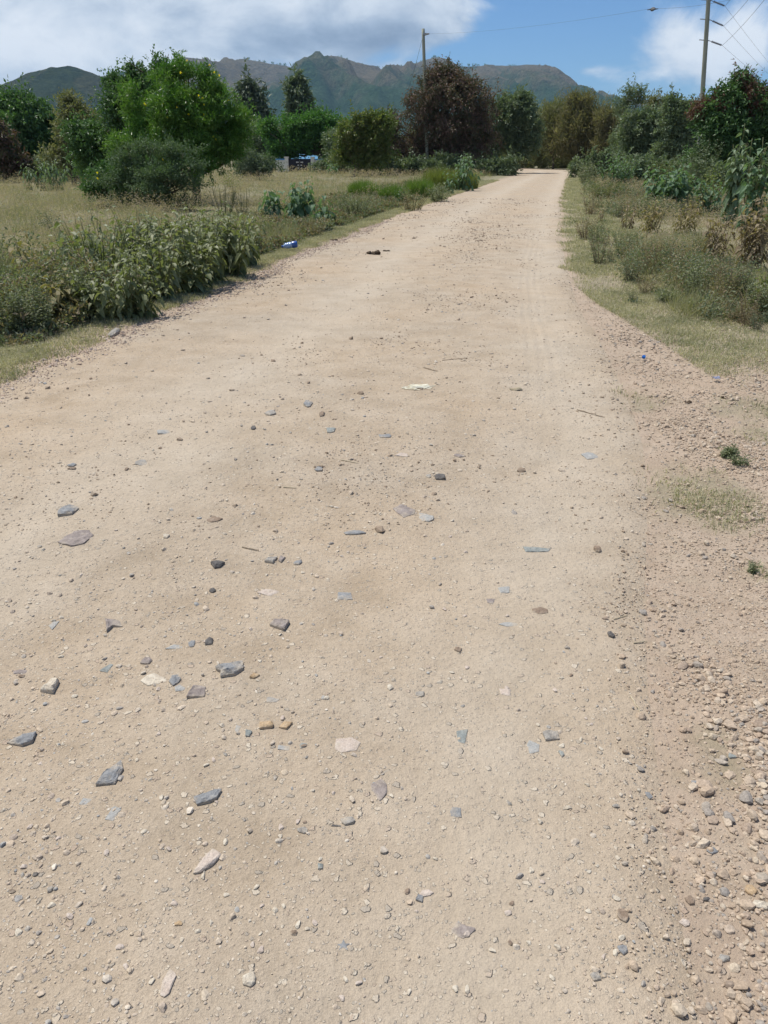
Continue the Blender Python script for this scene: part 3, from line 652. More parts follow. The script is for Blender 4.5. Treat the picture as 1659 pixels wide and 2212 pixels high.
# single loose pebbles big enough to tell apart, alike in look
pm = [build('pebble', [(lambda v: (v[0]*np.array([1.1, .85, .6]), v[1]))(rock(2, 9, 700+q, .06))], None).data for q in range(8)]
for o in [o for o in COL.objects if o.name.startswith('pebble') and o.data in pm]: bpy.data.objects.remove(o)
kinds = [('cream', 'small pale cream pebble lying loose on the dirt road', 'pale loose pebbles', 110), ('pink', 'small pinkish tan pebble lying loose on the dirt road', 'pinkish loose pebbles', 60), ('grey', 'small mid grey pebble lying loose on the dirt road', 'grey loose pebbles', 14), ('brown', 'small dark brown pebble lying loose on the dirt road', 'brown loose pebbles', 14)]
for c, lab, grp, n in kinds:
    ms = []
    for me in pm:
        m2 = me.copy(); m2.materials.clear(); m2.materials.append(ST[c]); m2.name = 'pebble_'+c; ms.append(m2)
    cnt = 0
    while cnt < n:
        dx, dy = R.uniform(20, 1400), 620+1560*R.random()**.8
        x, y = G(dx, dy); u = (x-xl(y))/(xr(y)-xl(y))
        if u < .03 or u > .97: continue
        cnt += 1; s = R.uniform(.004, .0072)*(1+.12*y)
        o = bpy.data.objects.new('pebble', ms[R.integers(8)]); COL.objects.link(o)
        o.location = (x, y, float(zr(x, y))+s*.25); o.scale = (s, s*R.uniform(.8, 1.1), s*R.uniform(.7, 1)); o.rotation_euler = (0, 0, R.random()*6.28)
        tag(o, lab, 'pebble', grp)
for me in pm: bpy.data.meshes.remove(me)
# ------------------------------------------------------------------ litter on the road
def lump(cx, cy, r, n, seed, flat=.45):
    out = []; rr = np.random.default_rng(seed)
    for q in range(n):
        v, f = rock(2, 14, seed*10+q, .25); s = r*rr.uniform(.4, .75)
        a = rr.random()*6.28; d = r*rr.uniform(0, .75)
        out.append((v*s*np.array([1, .9, flat])+np.array([cx+math.cos(a)*d*1.3, cy+math.sin(a)*d*.9, s*flat*rr.uniform(.3, .9)]), f))
    return out
DUNG = plain('dung', [(.035, .024, .015), (.075, .052, .034), (.12, .09, .06)], 40, .95, .01, 60)
for q, (dx, dy, w, lab) in enumerate([
  (807, 553, 20, 'largest dark dung pat in two heaps on the upper road'), (832, 546, 14, 'small flat dung pat just right of the largest one'),
  (722, 519, 14, 'dung pat at the grassy left edge of the upper road'), (742, 520, 9, 'thin dung smear beside the pat at the left grass edge'),
  (1484, 874, 13, 'brown dung crumbs at the upper edge of the right gravel'), (1566, 866, 14, 'dark dung lump farther right on the gravel verge'),
  (893, 515, 9, 'small dark dung bit alone on the upper road')]):
    x, y = G(dx, dy); r = w*mpp(y, dy)*.5
    o = build('dung', lump(0, 0, r, 9 if q in (0,) else 5, 60+q, .55 if q in (0, 4, 5) else .35), DUNG, smooth=True, loc=(x, y, float(zr(x, y))))
    tag(o, lab, 'dung', 'dung on the road')
STRAW = plain('dry_straw', [(.55, .50, .36), (.70, .66, .52), (.80, .78, .68)], 30, .7, stretch=(1, 1, 1))
x0, y0 = G(897, 845); m = mpp(y0, 845)
root = thing('straw_bundle', (x0, y0, float(zr(x0, y0))), 'flattened bundle of pale dry maize stalks lying across the middle of the road', 'straw')
for q in range(6):
    t = np.linspace(0, 1, 7)[:, None]; yo = (q-2.5)*.006
    a = np.array([-10-3*R.random(), 0, 0])*m+[0, yo*1.6, .008+.004*(q % 2)]; b = np.array([32-8*R.random(), 0, 0])*m+[0, yo, .010+.004*(q % 3)]
    build('stalk', [tube(a+(b-a)*t+R.normal(size=(7, 3))*.001, .0075, 6)], STRAW, root)
for q in range(18):
    a = np.array([R.uniform(-36, 20)*m, R.uniform(-.07, .05), .004]); an = R.normal()*.5; l = R.uniform(.04, .14)
    b = a+np.array([math.cos(an), math.sin(an), .06])*l; t = np.linspace(0, 1, 4)[:, None]
    build('straw_blade', [tube(a+(b-a)*t+R.normal(size=(4, 3))*.003, .0026, 4)], STRAW, root)
TW = plain('dry_twig', [(.12, .09, .06), (.22, .17, .12), (.33, .28, .21)], 30, .85)
TWP = plain('pale_twig', [(.36, .30, .2), (.5, .43, .31)], 30, .85)
for (a, b, r, mt, lab) in [
  ((1246, 890), (1305, 908), .0035, TW, 'long thin dry stick slanting on the right side of the road'),
  ((915, 800), (945, 810), .004, TW, 'short brown stick just above the maize stalks'),
  ((955, 782), (1010, 778), .0025, TW, 'faint straight twig above the short brown stick'),
  ((524, 1193), (560, 1200), .003, TW, 'brown twig with a thick left end above the grey and purple pair of stones'),
  ((737, 1009), (772, 1014), .0028, TWP, 'pale twig lying crosswise in mid road'),
  ((1361, 1512), (1388, 1552), .0022, TWP, 'pale reddish stalk near the gravel on the right'),
  ((1368, 1393), (1398, 1384), .0022, TWP, 'cream stalk above the right gravel margin'),
  ((613, 1071), (641, 1073), .003, TWP, 'short pale stalk left of centre road'),
  ((1325, 1345), (1355, 1332), .002, TWP, 'tiny straw by the inner edge of the right gravel')]:
    A = np.array([*G(*a), 0]); B = np.array([*G(*b), 0]); A[2] = zr(A[0], A[1])+r; B[2] = zr(B[0], B[1])+r*1.6
    t = np.linspace(0, 1, 9)[:, None]; pts = A+(B-A)*t+R.normal(size=(9, 3))*np.linalg.norm(B-A)*.012*np.sin(t*3.14)
    pts = pts-A; L = np.linalg.norm(B-A); d = (B-A)/L
    side = pts[5]+np.array([-d[1], d[0], .15])*L*.08
    o = build('stick', [tube(pts, r*(1.1-.5*t[:, 0]), 6), tube(np.array([pts[5], (pts[5]+side)/2, side]), [r*.5, r*.4, r*.2], 4)], mt, loc=A); tag(o, lab, 'stick', 'sticks on the road')
# curled husk
HUSK = plain('dry_husk', [(.28, .23, .15), (.42, .36, .26)], 25, .8)
x0, y0 = G(1114, 850); m = mpp(y0, 850); u_, v_ = np.meshgrid(np.linspace(-1, 1, 11), np.linspace(-1, 1, 7))
Vh = np.stack([u_*14*m, v_*.02*(1-.7*u_**2), .016*(1-v_**2)*(1-.5*u_**2)+.004*np.sin(u_*4)+.004], -1).reshape(-1, 3)
Vb = Vh*[1, 1, 1]-[0, 0, .003]; i, j = np.meshgrid(np.arange(10), np.arange(6)); b0 = (j*11+i).ravel(); q4 = np.stack([b0, b0+1, b0+12, b0+11], -1)
tag(build('husk', [(Vh, q4), (Vb, q4[:, ::-1])], HUSK, smooth=True, loc=(x0, y0, float(zr(x0, y0)))), 'curled dry husk on the right half of the road with a dark stone behind', 'husk')
# blue bottle
BLUE = plain('blue_plastic', [(.14, .25, .48), (.24, .36, .60), (.34, .46, .66)], 30, .18, .004, 30, .6)
BLUED = plain('blue_plastic_dark', [(.015, .06, .25), (.03, .10, .36)], 30, .2, .003, 40, .6)
WHT = plain('white_print', [(.72, .76, .82), (.82, .84, .88)], 30, .3)
x0, y0 = G(628, 543); m = mpp(y0, 540)
root = thing('water_bottle', (x0, y0, float(hz(x0, y0))+.012), 'crushed blue plastic water bottle lying on the grass verge at the left road edge', 'bottle')
root.rotation_euler = (0, math.radians(-8), math.radians(14)); root.location.z += .03; root.scale = (.98, 1.4, 1.55)
def lathe(prof, k=20, crush=0.):
    a = np.arange(k)*2*math.pi/k; V = []
    for (xx, r) in prof:
        rr = r*(1-crush*(np.cos(a-1.2)**2)*(.6+.4*math.sin(xx*60)))
        V.append(np.stack([np.full(k, xx), rr*np.cos(a), .045+rr*np.sin(a)*.85], -1))
    V = np.concatenate(V); n = len(prof); i = np.arange(n-1)[:, None]*k; j = np.arange(k)[None]; j2 = (j+1) % k
    return V, [np.stack([i+j, i+k+j, i+k+j2, i+j2], -1).reshape(-1, 4), np.arange(k)[None], (np.arange(k)+(n-1)*k)[None, ::-1]]
build('bottle_body', [lathe([(-.135, .012), (-.128, .013), (-.11, .026), (-.095, .038), (-.08, .044), (-.06, .044), (-.05, .041), (-.04, .045), (-.02, .045), (-.01, .041), (0, .046), (.03, .046), (.035, .043)], 20, .22)], BLUE, root, True)
build('bottle_base', [lathe([(.036, .043), (.045, .047), (.06, .044), (.07, .048), (.085, .045), (.1, .049), (.125, .048), (.138, .042), (.142, .02)], 20, .08)], BLUED, root, True)
build('cap', [lathe([(-.158, .016), (-.157, .018), (-.138, .018), (-.136, .015)], 16)], BLUED, root, True)
for (xx, w) in ((-.075, .03), (0.0, .028)):
    a = np.linspace(1.15, 1.85, 6); xs_ = np.array([xx-w/2, xx+w/2])
    V = np.array([[xq, -.0475*math.cos(t)*1.02-.0, .045+.0475*math.sin(t)*.82+.002] for xq in xs_ for t in a+.5])
    q = np.array([[i, i+1, i+7, i+6] for i in range(5)])
    build('printed_patch', [(V, q), (V-[0, 0, .0012], q[:, ::-1])], WHT, root)
SCR = plain('blue_scrap', [(.01, .08, .33), (.02, .14, .45)], 40, .3); SCG = plain('grey_blue_scrap', [(.18, .2, .3), (.28, .3, .4)], 40, .5)
for dx, dy, w, mt, lab in ((1389, 781, 8, SCR, 'bright blue bottle cap dropped on the right grass verge'), (1545, 830, 12, SCG, 'crumpled grey-blue plastic scrap on the right gravel verge'), (1431, 839, 0, SCG, '')):
    if not w: continue
    x0, y0 = G(dx, dy); m = mpp(y0, dy)*w/2
    if mt is SCR:
        V, f = tube(np.array([[0, 0, 0], [0, 0, .6*m], [0, 0, 1.1*m], [0, 0, 1.15*m]]), [m, m, m*.95, m*.7], 18)
        V = V@np.array([[1, 0, 0], [0, .9, .42], [0, -.42, .9]])
        o = build('bottle_cap', [(V, f)], mt, smooth=False, loc=(x0, y0, float(zr(x0, y0))+.02)); tag(o, lab, 'cap')
    else:
        u_, v_ = np.meshgrid(np.linspace(-1, 1, 9), np.linspace(-1, 1, 9))
        Vh = np.stack([u_*m, v_*m*1.2, .02+.03*fbm(u_*2+5, v_*2, 0, 3)], -1).reshape(-1, 3); i, j = np.meshgrid(np.arange(8), np.arange(8)); b0 = (j*9+i).ravel(); q4 = np.stack([b0, b0+1, b0+10, b0+9], -1)
        o = build('plastic_scrap', [(Vh, q4), (Vh-[0, 0, .002], q4[:, ::-1])], mt, loc=(x0, y0, float(zr(x0, y0)))); tag(o, lab, 'litter')
# ------------------------------------------------------------------ grass (stuff)
def P3(x, y): return np.stack([x, y, zr(x, y)-.004], -1)
n = 260000
y = 2.6*(24/2.6)**R.random(n); x = xr(y)-.1+R.random(n)*(1.5+.62*y)
k = (x < .68*y+1.2) & (R.random(n) < gR(x, y)*(.06+.94*sstep(.42, .60, fbm(x*2.2, y*1.8, 0, 12)))); x, y = x[k], y[k]
h = (.014+.034*R.random(len(x)))*(1+.04*y); w = .0028*(1+.10*y)
tag(build('verge_grass', [blades(P3(x, y), h, w, 1.5)], LM['verge']), 'short half dry grass on the right verge of the road', kind='stuff')
n = 170000
y = 6*(70/6)**R.random(n); x = xr(y)-.15+R.random(n)*(1.6+.02*y); k = R.random(n) < gR(x, y)*(.15+.85*sstep(.38, .56, fbm(x*1.3, y*.9, 0, 13))); x, y = x[k], y[k]
h = (.016+.04*R.random(len(x)))*(1+.03*y); w = .003*(1+.10*y)
tag(build('verge_grass', [blades(P3(x, y), h, w, 1.5)], LM['verge']), 'short pale green grass growing right up to the right edge of the road', kind='stuff')
n = 220000
y = 5*(60/5)**R.random(n); x = xl(y)-R.random(n)*(.95+.01*y)
k = R.random(n) < gL(x, y)*(.35+.65*sstep(.36, .55, fbm(x*2.4, y*2.4, 0, 14))); x, y = x[k], y[k]
h = (.016+.038*R.random(len(x)))*(1+.03*y); w = .003*(1+.09*y)
tag(build('verge_grass', [blades(P3(x, y), h, w, 1.4)], LM['verge']), 'narrow strip of short pale green grass along the left road edge', kind='stuff')
def field(n, y0, y1, side, hgt, wid, mat, lab, dens_s, off=.8, seg=1, lean=1.3, wmax=.72):
    y = y0*(y1/y0)**R.random(n); 
    if side < 0: x = xl(y)-off-.01*y-R.random(n)*(wmax*y+xl(y)+2)
    else: x = xr(y)+off+R.random(n)*(wmax*y-xr(y)+2)
    d = fbm(x*.55, y*.4, 0, dens_s); k = R.random(n) < .12+.88*sstep(.38, .58, fbm(x*.9, y*.7, 0, dens_s+3)); x, y, d = x[k], y[k], d[k]
    hh = hgt*(.5+.8*R.random(len(x)))*(.25+1.6*sstep(.3, .7, d))
    if mat == 'meadowpink':
        p = P3(x, y); p[:, 2] += hh; p = (p[:, None]+R.normal(size=(len(p), 4, 3))*.045).reshape(-1, 3); L = .016*(1+np.repeat(y, 4)/14)
        f = leaves_small(p, R.normal(size=p.shape)+[0, 0, .5], L, L*.4)
    else: f = blades(P3(x, y), hh, wid*(1+y/14), lean, seg)
    tag(build('meadow_grass', [f], LM[mat]), lab, kind='stuff')
field(300000, 8, 98, -1, .26, .0035, 'meadow', 'dry tan and green grass filling the meadow left of the road', 31)
field(90000, 10, 98, -1, .30, .0045, 'meadowpink', 'pinkish seed heads hanging over the left meadow', 33, 1.3)
field(170000, 8.5, 110, 1, .20, .004, 'meadow', 'dry tan grass between the weeds right of the road', 35, 1.0)
field(60000, 9.5, 60, 1, .26, .0045, 'meadowpink', 'pinkish dry seed grass on the right side of the road', 37, 1.6)
def undergrowth(pts_fn, n, hmax, mat, lab, L=.035, W=.016):
    x, y = pts_fn(n); m = len(x); hh = hmax*(.18+1.5*sstep(.36, .72, fbm(x*1.5, y*1.3, 0, 51)))*(1-.68*sstep(12, 17, y)*(x < 4)*(x < xl(y))); cl = 16
    lean = R.normal(size=(m, 3))*.35; lean[:, 2] = 1; lean = nrm(lean); u = R.random((m, cl))
    p = (P3(x, y)[:, None]+lean[:, None]*(u*hh[:, None])[..., None]+R.normal(size=(m, cl, 3))*.035*np.array([1, 1, .4])).reshape(-1, 3)
    p[:, 2] = np.maximum(p[:, 2], .004)
    d = R.normal(size=p.shape)+np.array([0, 0, .3]); s = np.repeat((1+y/18)[:, None], cl, 1).ravel()*R.uniform(.7, 1.3, len(p))
    tag(build('undergrowth', [leaves_small(p, d, L*s, W*s)], LM[mat]), lab, kind='stuff')
ubx, uby = np.array([G(*q) for q in [(1225, 470), (1240, 560), (1300, 620), (1400, 665), (1520, 690), (1659, 710), (1800, 720)]]).T
def right_weeds(n):
    y = 7*(55/7)**R.random(n); x = xr(y)+.3+R.random(n)*(.68*y-xr(y)+1.5)
    o = np.argsort(ubx); b = np.interp(x, ubx[o], uby[o]); k = (y > b+2.2*(fbm(x*1.5, y*1.5, 0, 49)-.5)) & (R.random(n) < (.35+.65*sstep(.32, .55, fbm(x*1.1, y*.9, 0, 41+int(n) % 7)))*sstep(.5, 3.4, x-xr(y)+1.6*(fbm(x*2, y*1.5, 0, 47)-.5))*.9)
    return x[k], y[k]
def left_weeds(n):
    y = 5.5*(50/5.5)**R.random(n); d = R.random(n)*(2.2+.05*y); x = xl(y)-.62-.006*y-d
    k = R.random(n) < sstep(.34, .52, fbm(x*.9, y*.8, 0, 44))*(1-.3*d/2.5); return x[k], y[k]
undergrowth(right_weeds, 28000, .26, 'weed', 'low mixed green weeds covering the right roadside', .03, .012)
undergrowth(right_weeds, 24000, .28, 'acacia', 'grey-green feathery weeds scattered over the right roadside', .03, .009)
undergrowth(right_weeds, 34000, .30, 'drybrown', 'brownish withered weeds among the right roadside plants', .028, .009)
undergrowth(left_weeds, 26000, .42, 'weed', 'low green weeds behind the left grass strip')
undergrowth(left_weeds, 14000, .44, 'drybrown', 'withered brown weeds behind the left grass strip')
# ------------------------------------------------------------------ trees
def lob(D, L, dep=1.0):
    out = []
    for q, (dx, dy, a, b) in enumerate(L):
        c = P(dx, dy, D); m = mpp(D, dy); out.append([c[0], c[1]+R.uniform(-.3, .3)*a*m, c[2], a*m, max(a, b)*m*dep*.9, b*m])
    return np.array(out)
def tree(name, label, D, L, base_dx, mat, n, leaf, r0=.12, bark=BARK, group=None, cat='tree', nl=None, low=.22, **kw):
    lo = lob(D, L); tw_ = kw.get('twig', .35); rz_ = lo[:, 5].copy(); lo[:, 5] = np.maximum(rz_*.80-.25*tw_, rz_*.4); lo[:, 2] -= .10*rz_+.08*tw_; lo[:, 3] *= .96
    bp = P(base_dx, 360, D); bx_, by_ = float(bp[0]), float(D)
    base = np.array([0, 0, 0.]); lo2 = lo.copy(); lo2[:, 0] -= bx_; lo2[:, 1] -= by_
    root = thing(name, (bx_, by_, 0), label, cat, group)
    build('trunk', limbs(base, lo2, r0, nl or len(L)+6, low=low), bark, root, True)
    build('crown', [crown(lo2, n, leaf[0], leaf[1], **kw)], LM[mat], root)
    return root, lo2
GT = 'trees and shrubs behind the meadow'
tree('tree', 'dark green rounded tree at the far left edge behind the meadow', 62, [(40, 255, 68, 48), (92, 262, 44, 48), (30, 320, 62, 52), (104, 325, 36, 46), (-15, 285, 55, 70), (60, 220, 34, 20), (5, 230, 40, 30)], 50, 'darkleaf', 19500, (0.338, 0.139), .3, twig=.9, droop=.3, group=GT)
tree('shrub', 'thin brownish dry shrub beneath the dark tree at the far left edge', 56, [(5, 300, 26, 34), (22, 345, 36, 26), (-12, 270, 22, 26)], 5, 'russet', 4500, (0.338, 0.109), .08, twig=.7, cat='shrub', group=GT)
tree('shrub', 'tall grey-olive shrub between the far left tree and the bright green tree', 50, [(158, 235, 30, 34), (148, 290, 34, 48), (182, 270, 30, 52), (140, 335, 34, 34), (150, 212, 14, 14)], 155, 'olive', 9750, (0.221, 0.093), .12, twig=.6, cat='shrub', group=GT)
tree('tree', 'dark leafy tree with sprigs on top, joined to the left of the bright green tree', 33.5, [(250, 230, 58, 56), (228, 300, 76, 66), (200, 345, 60, 50), (296, 195, 52, 42), (330, 330, 85, 66), (180, 290, 36, 46), (345, 142, 8, 22), (388, 150, 9, 26), (283, 148, 9, 18), (303, 156, 10, 18), (240, 165, 10, 20), (258, 180, 16, 20), (330, 170, 30, 25)], 250, 'darkleaf', 39000, (0.124, 0.065), .13, twig=.38, droop=.45, shell=.55, group=GT)
tr, lo = tree('oleander_tree', 'large bright green tree dotted with yellow trumpet flowers, left of the road', 31, [(400, 215, 92, 72), (452, 252, 78, 82), (330, 205, 66, 52), (478, 300, 54, 66), (380, 300, 100, 82), (500, 310, 34, 56), (440, 165, 30, 30), (395, 150, 30, 28), (440, 340, 70, 45), (365, 160, 22, 22), (470, 195, 22, 24), (312, 268, 54, 52), (290, 325, 52, 42), (515, 275, 20, 34)], 420, 'oleander', 67500, (0.163, 0.034), .14, cl=18, twig=.34, droop=.05, shell=.6, up=.4, sprig=.012, group=GT)
fm, _ = None, None
fl = [(870, 630), (1120, 370), (1255, 395), (1285, 440), (1325, 465), (1195, 585), (1215, 598), (1130, 605), (1062, 655), (1030, 675), (1008, 715), (1235, 625), (1285, 715), (1490, 778), (1280, 828), (1305, 850), (950, 825), (875, 632), (985, 632), (1130, 690), (1370, 610), (1232, 700), (1465, 740), (820, 1022), (868, 1020), (768, 1012), (590, 1052), (592, 1085), (982, 970), (1100, 440)]
for q, (zx, zy) in enumerate(fl):
    dx, dy = zx*1100/1659*.54, zy*1100/1659*.54; D = 31-mpp(31)*70*max(.2, 1-((dx-400)/130)**2)
    if q > 22: D = 27.5
    p = P(dx, dy, D)-np.array(tr.location)
    if fm is None:
        a = np.arange(6)*math.pi/3; V = [[0, 0, 0]]; V += [[.012*math.cos(t), .012*math.sin(t), -.03] for t in a]; V += [[.034*math.cos(t), .034*math.sin(t), -.075] for t in a]
        fs = [np.array([[0, 1+i, 1+(i+1) % 6] for i in range(6)]), np.array([[1+i, 7+i, 7+(i+1) % 6, 1+(i+1) % 6] for i in range(6)])]
        o = build('flower', [(np.array(V)*1.0, fs)], LM['flower'], tr); fm = o.data
    else:
        o = bpy.data.objects.new('flower', fm); COL.objects.link(o); o.parent = tr
    o.location = p; o.rotation_euler = (2.2+R.normal()*.6, R.normal()*.6, R.random()*6.28)
tree('acacia_bush', 'low grey-green thorny acacia bush in front of the bright green tree', 27, [(268, 335, 34, 20), (320, 318, 44, 22), (385, 322, 42, 22), (420, 352, 36, 18), (300, 362, 60, 22), (365, 372, 66, 24), (258, 385, 40, 20), (410, 395, 40, 22), (330, 405, 70, 22), (280, 428, 48, 16), (380, 432, 50, 18), (216, 432, 20, 12), (205, 445, 12, 9), (340, 445, 40, 12)], 320, 'acacia_bush', 26000, (.10, .032), .05, cl=18, twig=.36, droop=-.05, shell=.35, flat=.7, cat='bush', low=.12, nl=30, clump=6, noise=.4, group=GT)
tree('shrub', 'lower dark green branches at the left foot of the bright green tree', 28.5, [(235, 375, 40, 30), (275, 398, 50, 34), (215, 405, 30, 22), (300, 370, 50, 40)], 270, 'darkleaf', 9000, (.13, .055), .05, twig=.3, cat='shrub', group=GT)
tree('shrub', 'grey-green bush at the foot of the bright green tree, beside the gate', 60, [(560, 355, 34, 22), (540, 340, 20, 20), (585, 360, 22, 16), (530, 368, 20, 12)], 560, 'acacia', 6750, (0.169, 0.078), .06, twig=.5, cat='bush', group=GT)
tree('conifer', 'taller pale green column-shaped tree on the skyline, left of two', 130, [(538, 182, 13, 20), (545, 210, 24, 28), (549, 240, 27, 30), (553, 268, 27, 24), (550, 300, 25, 30)], 550, 'silver', 8250, (0.780, 0.310), .25, BARKG, group='two column-shaped trees on the skyline', twig=1.6, droop=.7, inner=.3)
tree('conifer', 'pointed green column-shaped tree on the skyline, right of two', 130, [(641, 172, 7, 14), (645, 192, 14, 22), (650, 216, 20, 26), (655, 240, 27, 20), (655, 265, 28, 25)], 652, 'acacia', 7500, (0.780, 0.310), .25, BARKG, group='two column-shaped trees on the skyline', twig=1.6, droop=.7, inner=.3)
tree('acacia_tree', 'flat-topped bright green acacia spreading over the gate', 95, [(620, 268, 48, 17), (672, 258, 50, 14), (705, 280, 42, 26), (598, 292, 40, 26), (650, 292, 48, 24), (722, 300, 30, 34), (580, 265, 18, 12), (690, 250, 20, 9), (640, 315, 50, 17), (735, 265, 18, 16), (615, 331, 30, 9)], 698, 'feather', 30000, (0.338, 0.139), .28, BARK, twig=1.0, droop=.1, flat=.6, nl=22, low=.35, group=GT)
tree('tree', 'shadowy dull green tree behind the compound, between the two column-shaped trees', 112, [(560, 300, 34, 40), (600, 300, 36, 34), (585, 330, 40, 26), (540, 320, 22, 34)], 575, 'greygreen', 11250, (0.416, 0.186), .2, twig=1.1, group=GT)
tree('tree', 'yellowish green young tree with pale leaning branches, right of the gate', 72, [(752, 300, 28, 40), (765, 270, 34, 26), (795, 262, 36, 24), (745, 335, 24, 22), (800, 300, 36, 44), (835, 270, 22, 38), (820, 330, 30, 34), (770, 330, 30, 30)], 765, 'yellowish', 19500, (0.260, 0.124), .08, BARKG, nl=20, twig=.7, droop=.2, group=GT)
tree('tree', 'big domed tree with dark reddish brown foliage behind the nearer power pole', 80, [(955, 190, 72, 58), (1003, 212, 62, 66), (905, 232, 58, 56), (1022, 275, 50, 60), (882, 292, 54, 58), (950, 285, 88, 66), (1000, 325, 58, 36), (850, 262, 26, 40), (968, 150, 30, 22), (930, 165, 30, 24), (900, 330, 60, 30), (860, 330, 36, 30), (852, 296, 34, 40), (1052, 285, 30, 50), (1035, 232, 40, 52), (1000, 178, 46, 46), (960, 165, 40, 40)], 960, 'russet', 62000, (.25, .10), .32, BARK, twig=.85, droop=.75, nl=26, group=GT)
tree('tree', 'green tree with several slender trunks by the far end of the road', 86, [(1112, 228, 34, 28), (1092, 272, 32, 46), (1132, 270, 28, 44), (1142, 305, 26, 34), (1108, 315, 34, 30), (1082, 225, 18, 20), (1060, 310, 22, 36), (1130, 205, 14, 10)], 1112, 'greygreen', 24000, (0.325, 0.139), .16, BARKG, nl=24, twig=.8, low=.3, group=GT)
FT = 'feathery shrubs at the end of the road'
tree('bamboo', 'olive feathery clump just right of the slender-trunked tree', 112, [(1180, 262, 26, 38), (1205, 255, 24, 30), (1190, 305, 34, 36), (1215, 300, 26, 40)], 1195, 'olive', 15000, (0.650, 0.093), .12, twig=1.5, droop=-.4, nl=16, cat='bush', group=FT)
tree('bamboo', 'tallest rusty olive feathery clump at the end of the road', 108, [(1240, 264, 30, 34), (1272, 266, 36, 30), (1250, 292, 44, 40), (1290, 295, 34, 38), (1262, 325, 44, 20), (1238, 222, 7, 14), (1252, 226, 8, 14), (1268, 222, 8, 12)], 1258, 'rusty', 25500, (0.650, 0.093), .12, twig=1.5, droop=-.4, nl=18, cat='bush', group=FT)
tree('bamboo', 'brownish feathery clump right of the rusty olive one', 104, [(1312, 262, 26, 26), (1330, 290, 28, 36), (1318, 320, 34, 24), (1350, 315, 26, 30)], 1325, 'rusty', 13500, (0.650, 0.093), .12, twig=1.4, droop=-.3, nl=14, cat='bush', group=FT)
tree('tree', 'thin wispy tree with an open grey crown standing against the sky', 78, [(1365, 198, 24, 16), (1352, 215, 20, 18), (1380, 212, 14, 14), (1345, 236, 14, 14)], 1340, 'greygreen', 2700, (0.260, 0.078), .09, BARKG, nl=16, twig=.7, inner=.4, shell=.3, low=.6, group=GT)
tree('tree', 'smaller wispy pale tree leaning over the bushes right of the open-crowned one', 76, [(1425, 212, 20, 9), (1408, 224, 16, 12), (1440, 218, 12, 8)], 1400, 'olive', 1650, (0.260, 0.078), .07, BARKG, nl=12, twig=.7, inner=.4, shell=.3, low=.6, group=GT)
tree('shrub', 'dull grey-green thicket under the wispy trees', 70, [(1385, 268, 42, 32), (1420, 258, 34, 28), (1372, 305, 40, 36), (1425, 300, 44, 40), (1400, 330, 50, 20)], 1400, 'greygreen', 22500, (0.260, 0.124), .1, twig=.7, cat='shrub', group=GT)
tree('shrub', 'darker green thicket with upright sprigs left of the far power pole', 60, [(1460, 255, 34, 30), (1490, 262, 26, 30), (1478, 300, 42, 38), (1450, 325, 40, 24), (1452, 218, 9, 12), (1490, 228, 16, 10), (1470, 238, 14, 14), (1510, 300, 26, 34)], 1475, 'greygreen', 22500, (0.221, 0.109), .1, twig=.6, cat='shrub', group=GT)
tree('shrub', 'bright green low bush beside the brownish feathery clump', 84, [(1365, 318, 26, 18), (1385, 330, 24, 16), (1350, 335, 20, 14)], 1370, 'feather', 6000, (0.260, 0.124), .06, twig=.5, cat='bush', group=GT)
tr, lo = tree('tree', 'dark tree with dark red leaf tips in front of the far power pole', 40, [(1532, 240, 32, 34), (1562, 205, 20, 26), (1600, 200, 32, 26), (1640, 225, 28, 34), (1560, 265, 54, 36), (1622, 285, 50, 46), (1542, 305, 40, 44), (1600, 168, 10, 16), (1650, 330, 40, 50), (1590, 330, 50, 40), (1690, 260, 40, 60), (1625, 195, 18, 16), (1518, 270, 26, 44), (1514, 325, 34, 34)], 1600, 'darkleaf', 46500, (0.182, 0.078), .2, BARK, twig=.5, droop=.5, nl=24, inner=.1, group=GT)
top = lo[[0, 1, 2, 3, 7, 11]].copy(); top[:, 2] += top[:, 5]*.25; top[:, 5] *= .8
build('red_leaf_tips', [crown(top, 15000, .15, .055, twig=.4, droop=.9, up=1.2, shell=.8, inner=0, clump=0)], LM['redtip'], tr)
def thicket(name, lab, segs, mat, n, leaf, tw):
    L = []
    for (a, b, D, top) in segs:
        for dx in np.arange(a, b, 13):
            t = top+R.uniform(-16, 12); m = mpp(D); z = P(dx, t, D)[2]; L.append([P(dx, 350, D)[0], D+R.uniform(-1.5, 1.5), z*.42, 11*m, 11*m, z*.44])
    tag(build(name, [crown(np.array(L), n, *leaf, twig=tw, clump=5)], LM[mat]), lab, kind='stuff')
thicket('undergrowth', 'dark tangle of low scrub at the foot of the trees', [(-40, 240, 58, 345), (690, 760, 84, 345), (770, 1110, 76, 338), (520, 600, 98, 335), (690, 780, 100, 320)], 'greygreen', 45000, (0.286, 0.124), .6)
thicket('undergrowth', 'olive scrub closing the view beyond the road bend', [(1080, 1340, 122, 335), (1085, 1250, 150, 320)], 'olive', 22500, (0.416, 0.171), .9)
thicket('undergrowth', 'green scrub under the trees on the right side', [(1250, 1560, 66, 335), (1330, 1700, 52, 345), (1520, 1760, 36, 350)], 'greygreen', 45000, (0.234, 0.109), .5)
thicket('tree_belt', 'irregular olive thicket filling in between the feathery clumps at the road end', [(1050, 1350, 119, 262), (1150, 1360, 126, 245)], 'olive', 34000, (.40, .11), 1.1)
thicket('tree_belt', 'dull green thicket joining the shrubs under the wispy trees', [(1320, 1530, 74, 265), (1330, 1700, 82, 250)], 'greygreen', 30000, (.26, .10), .8)
thicket('tree_belt', 'dark thicket joining the trees between the gate and the big domed tree', [(715, 900, 86, 270)], 'greygreen', 12000, (.3, .12), .8)
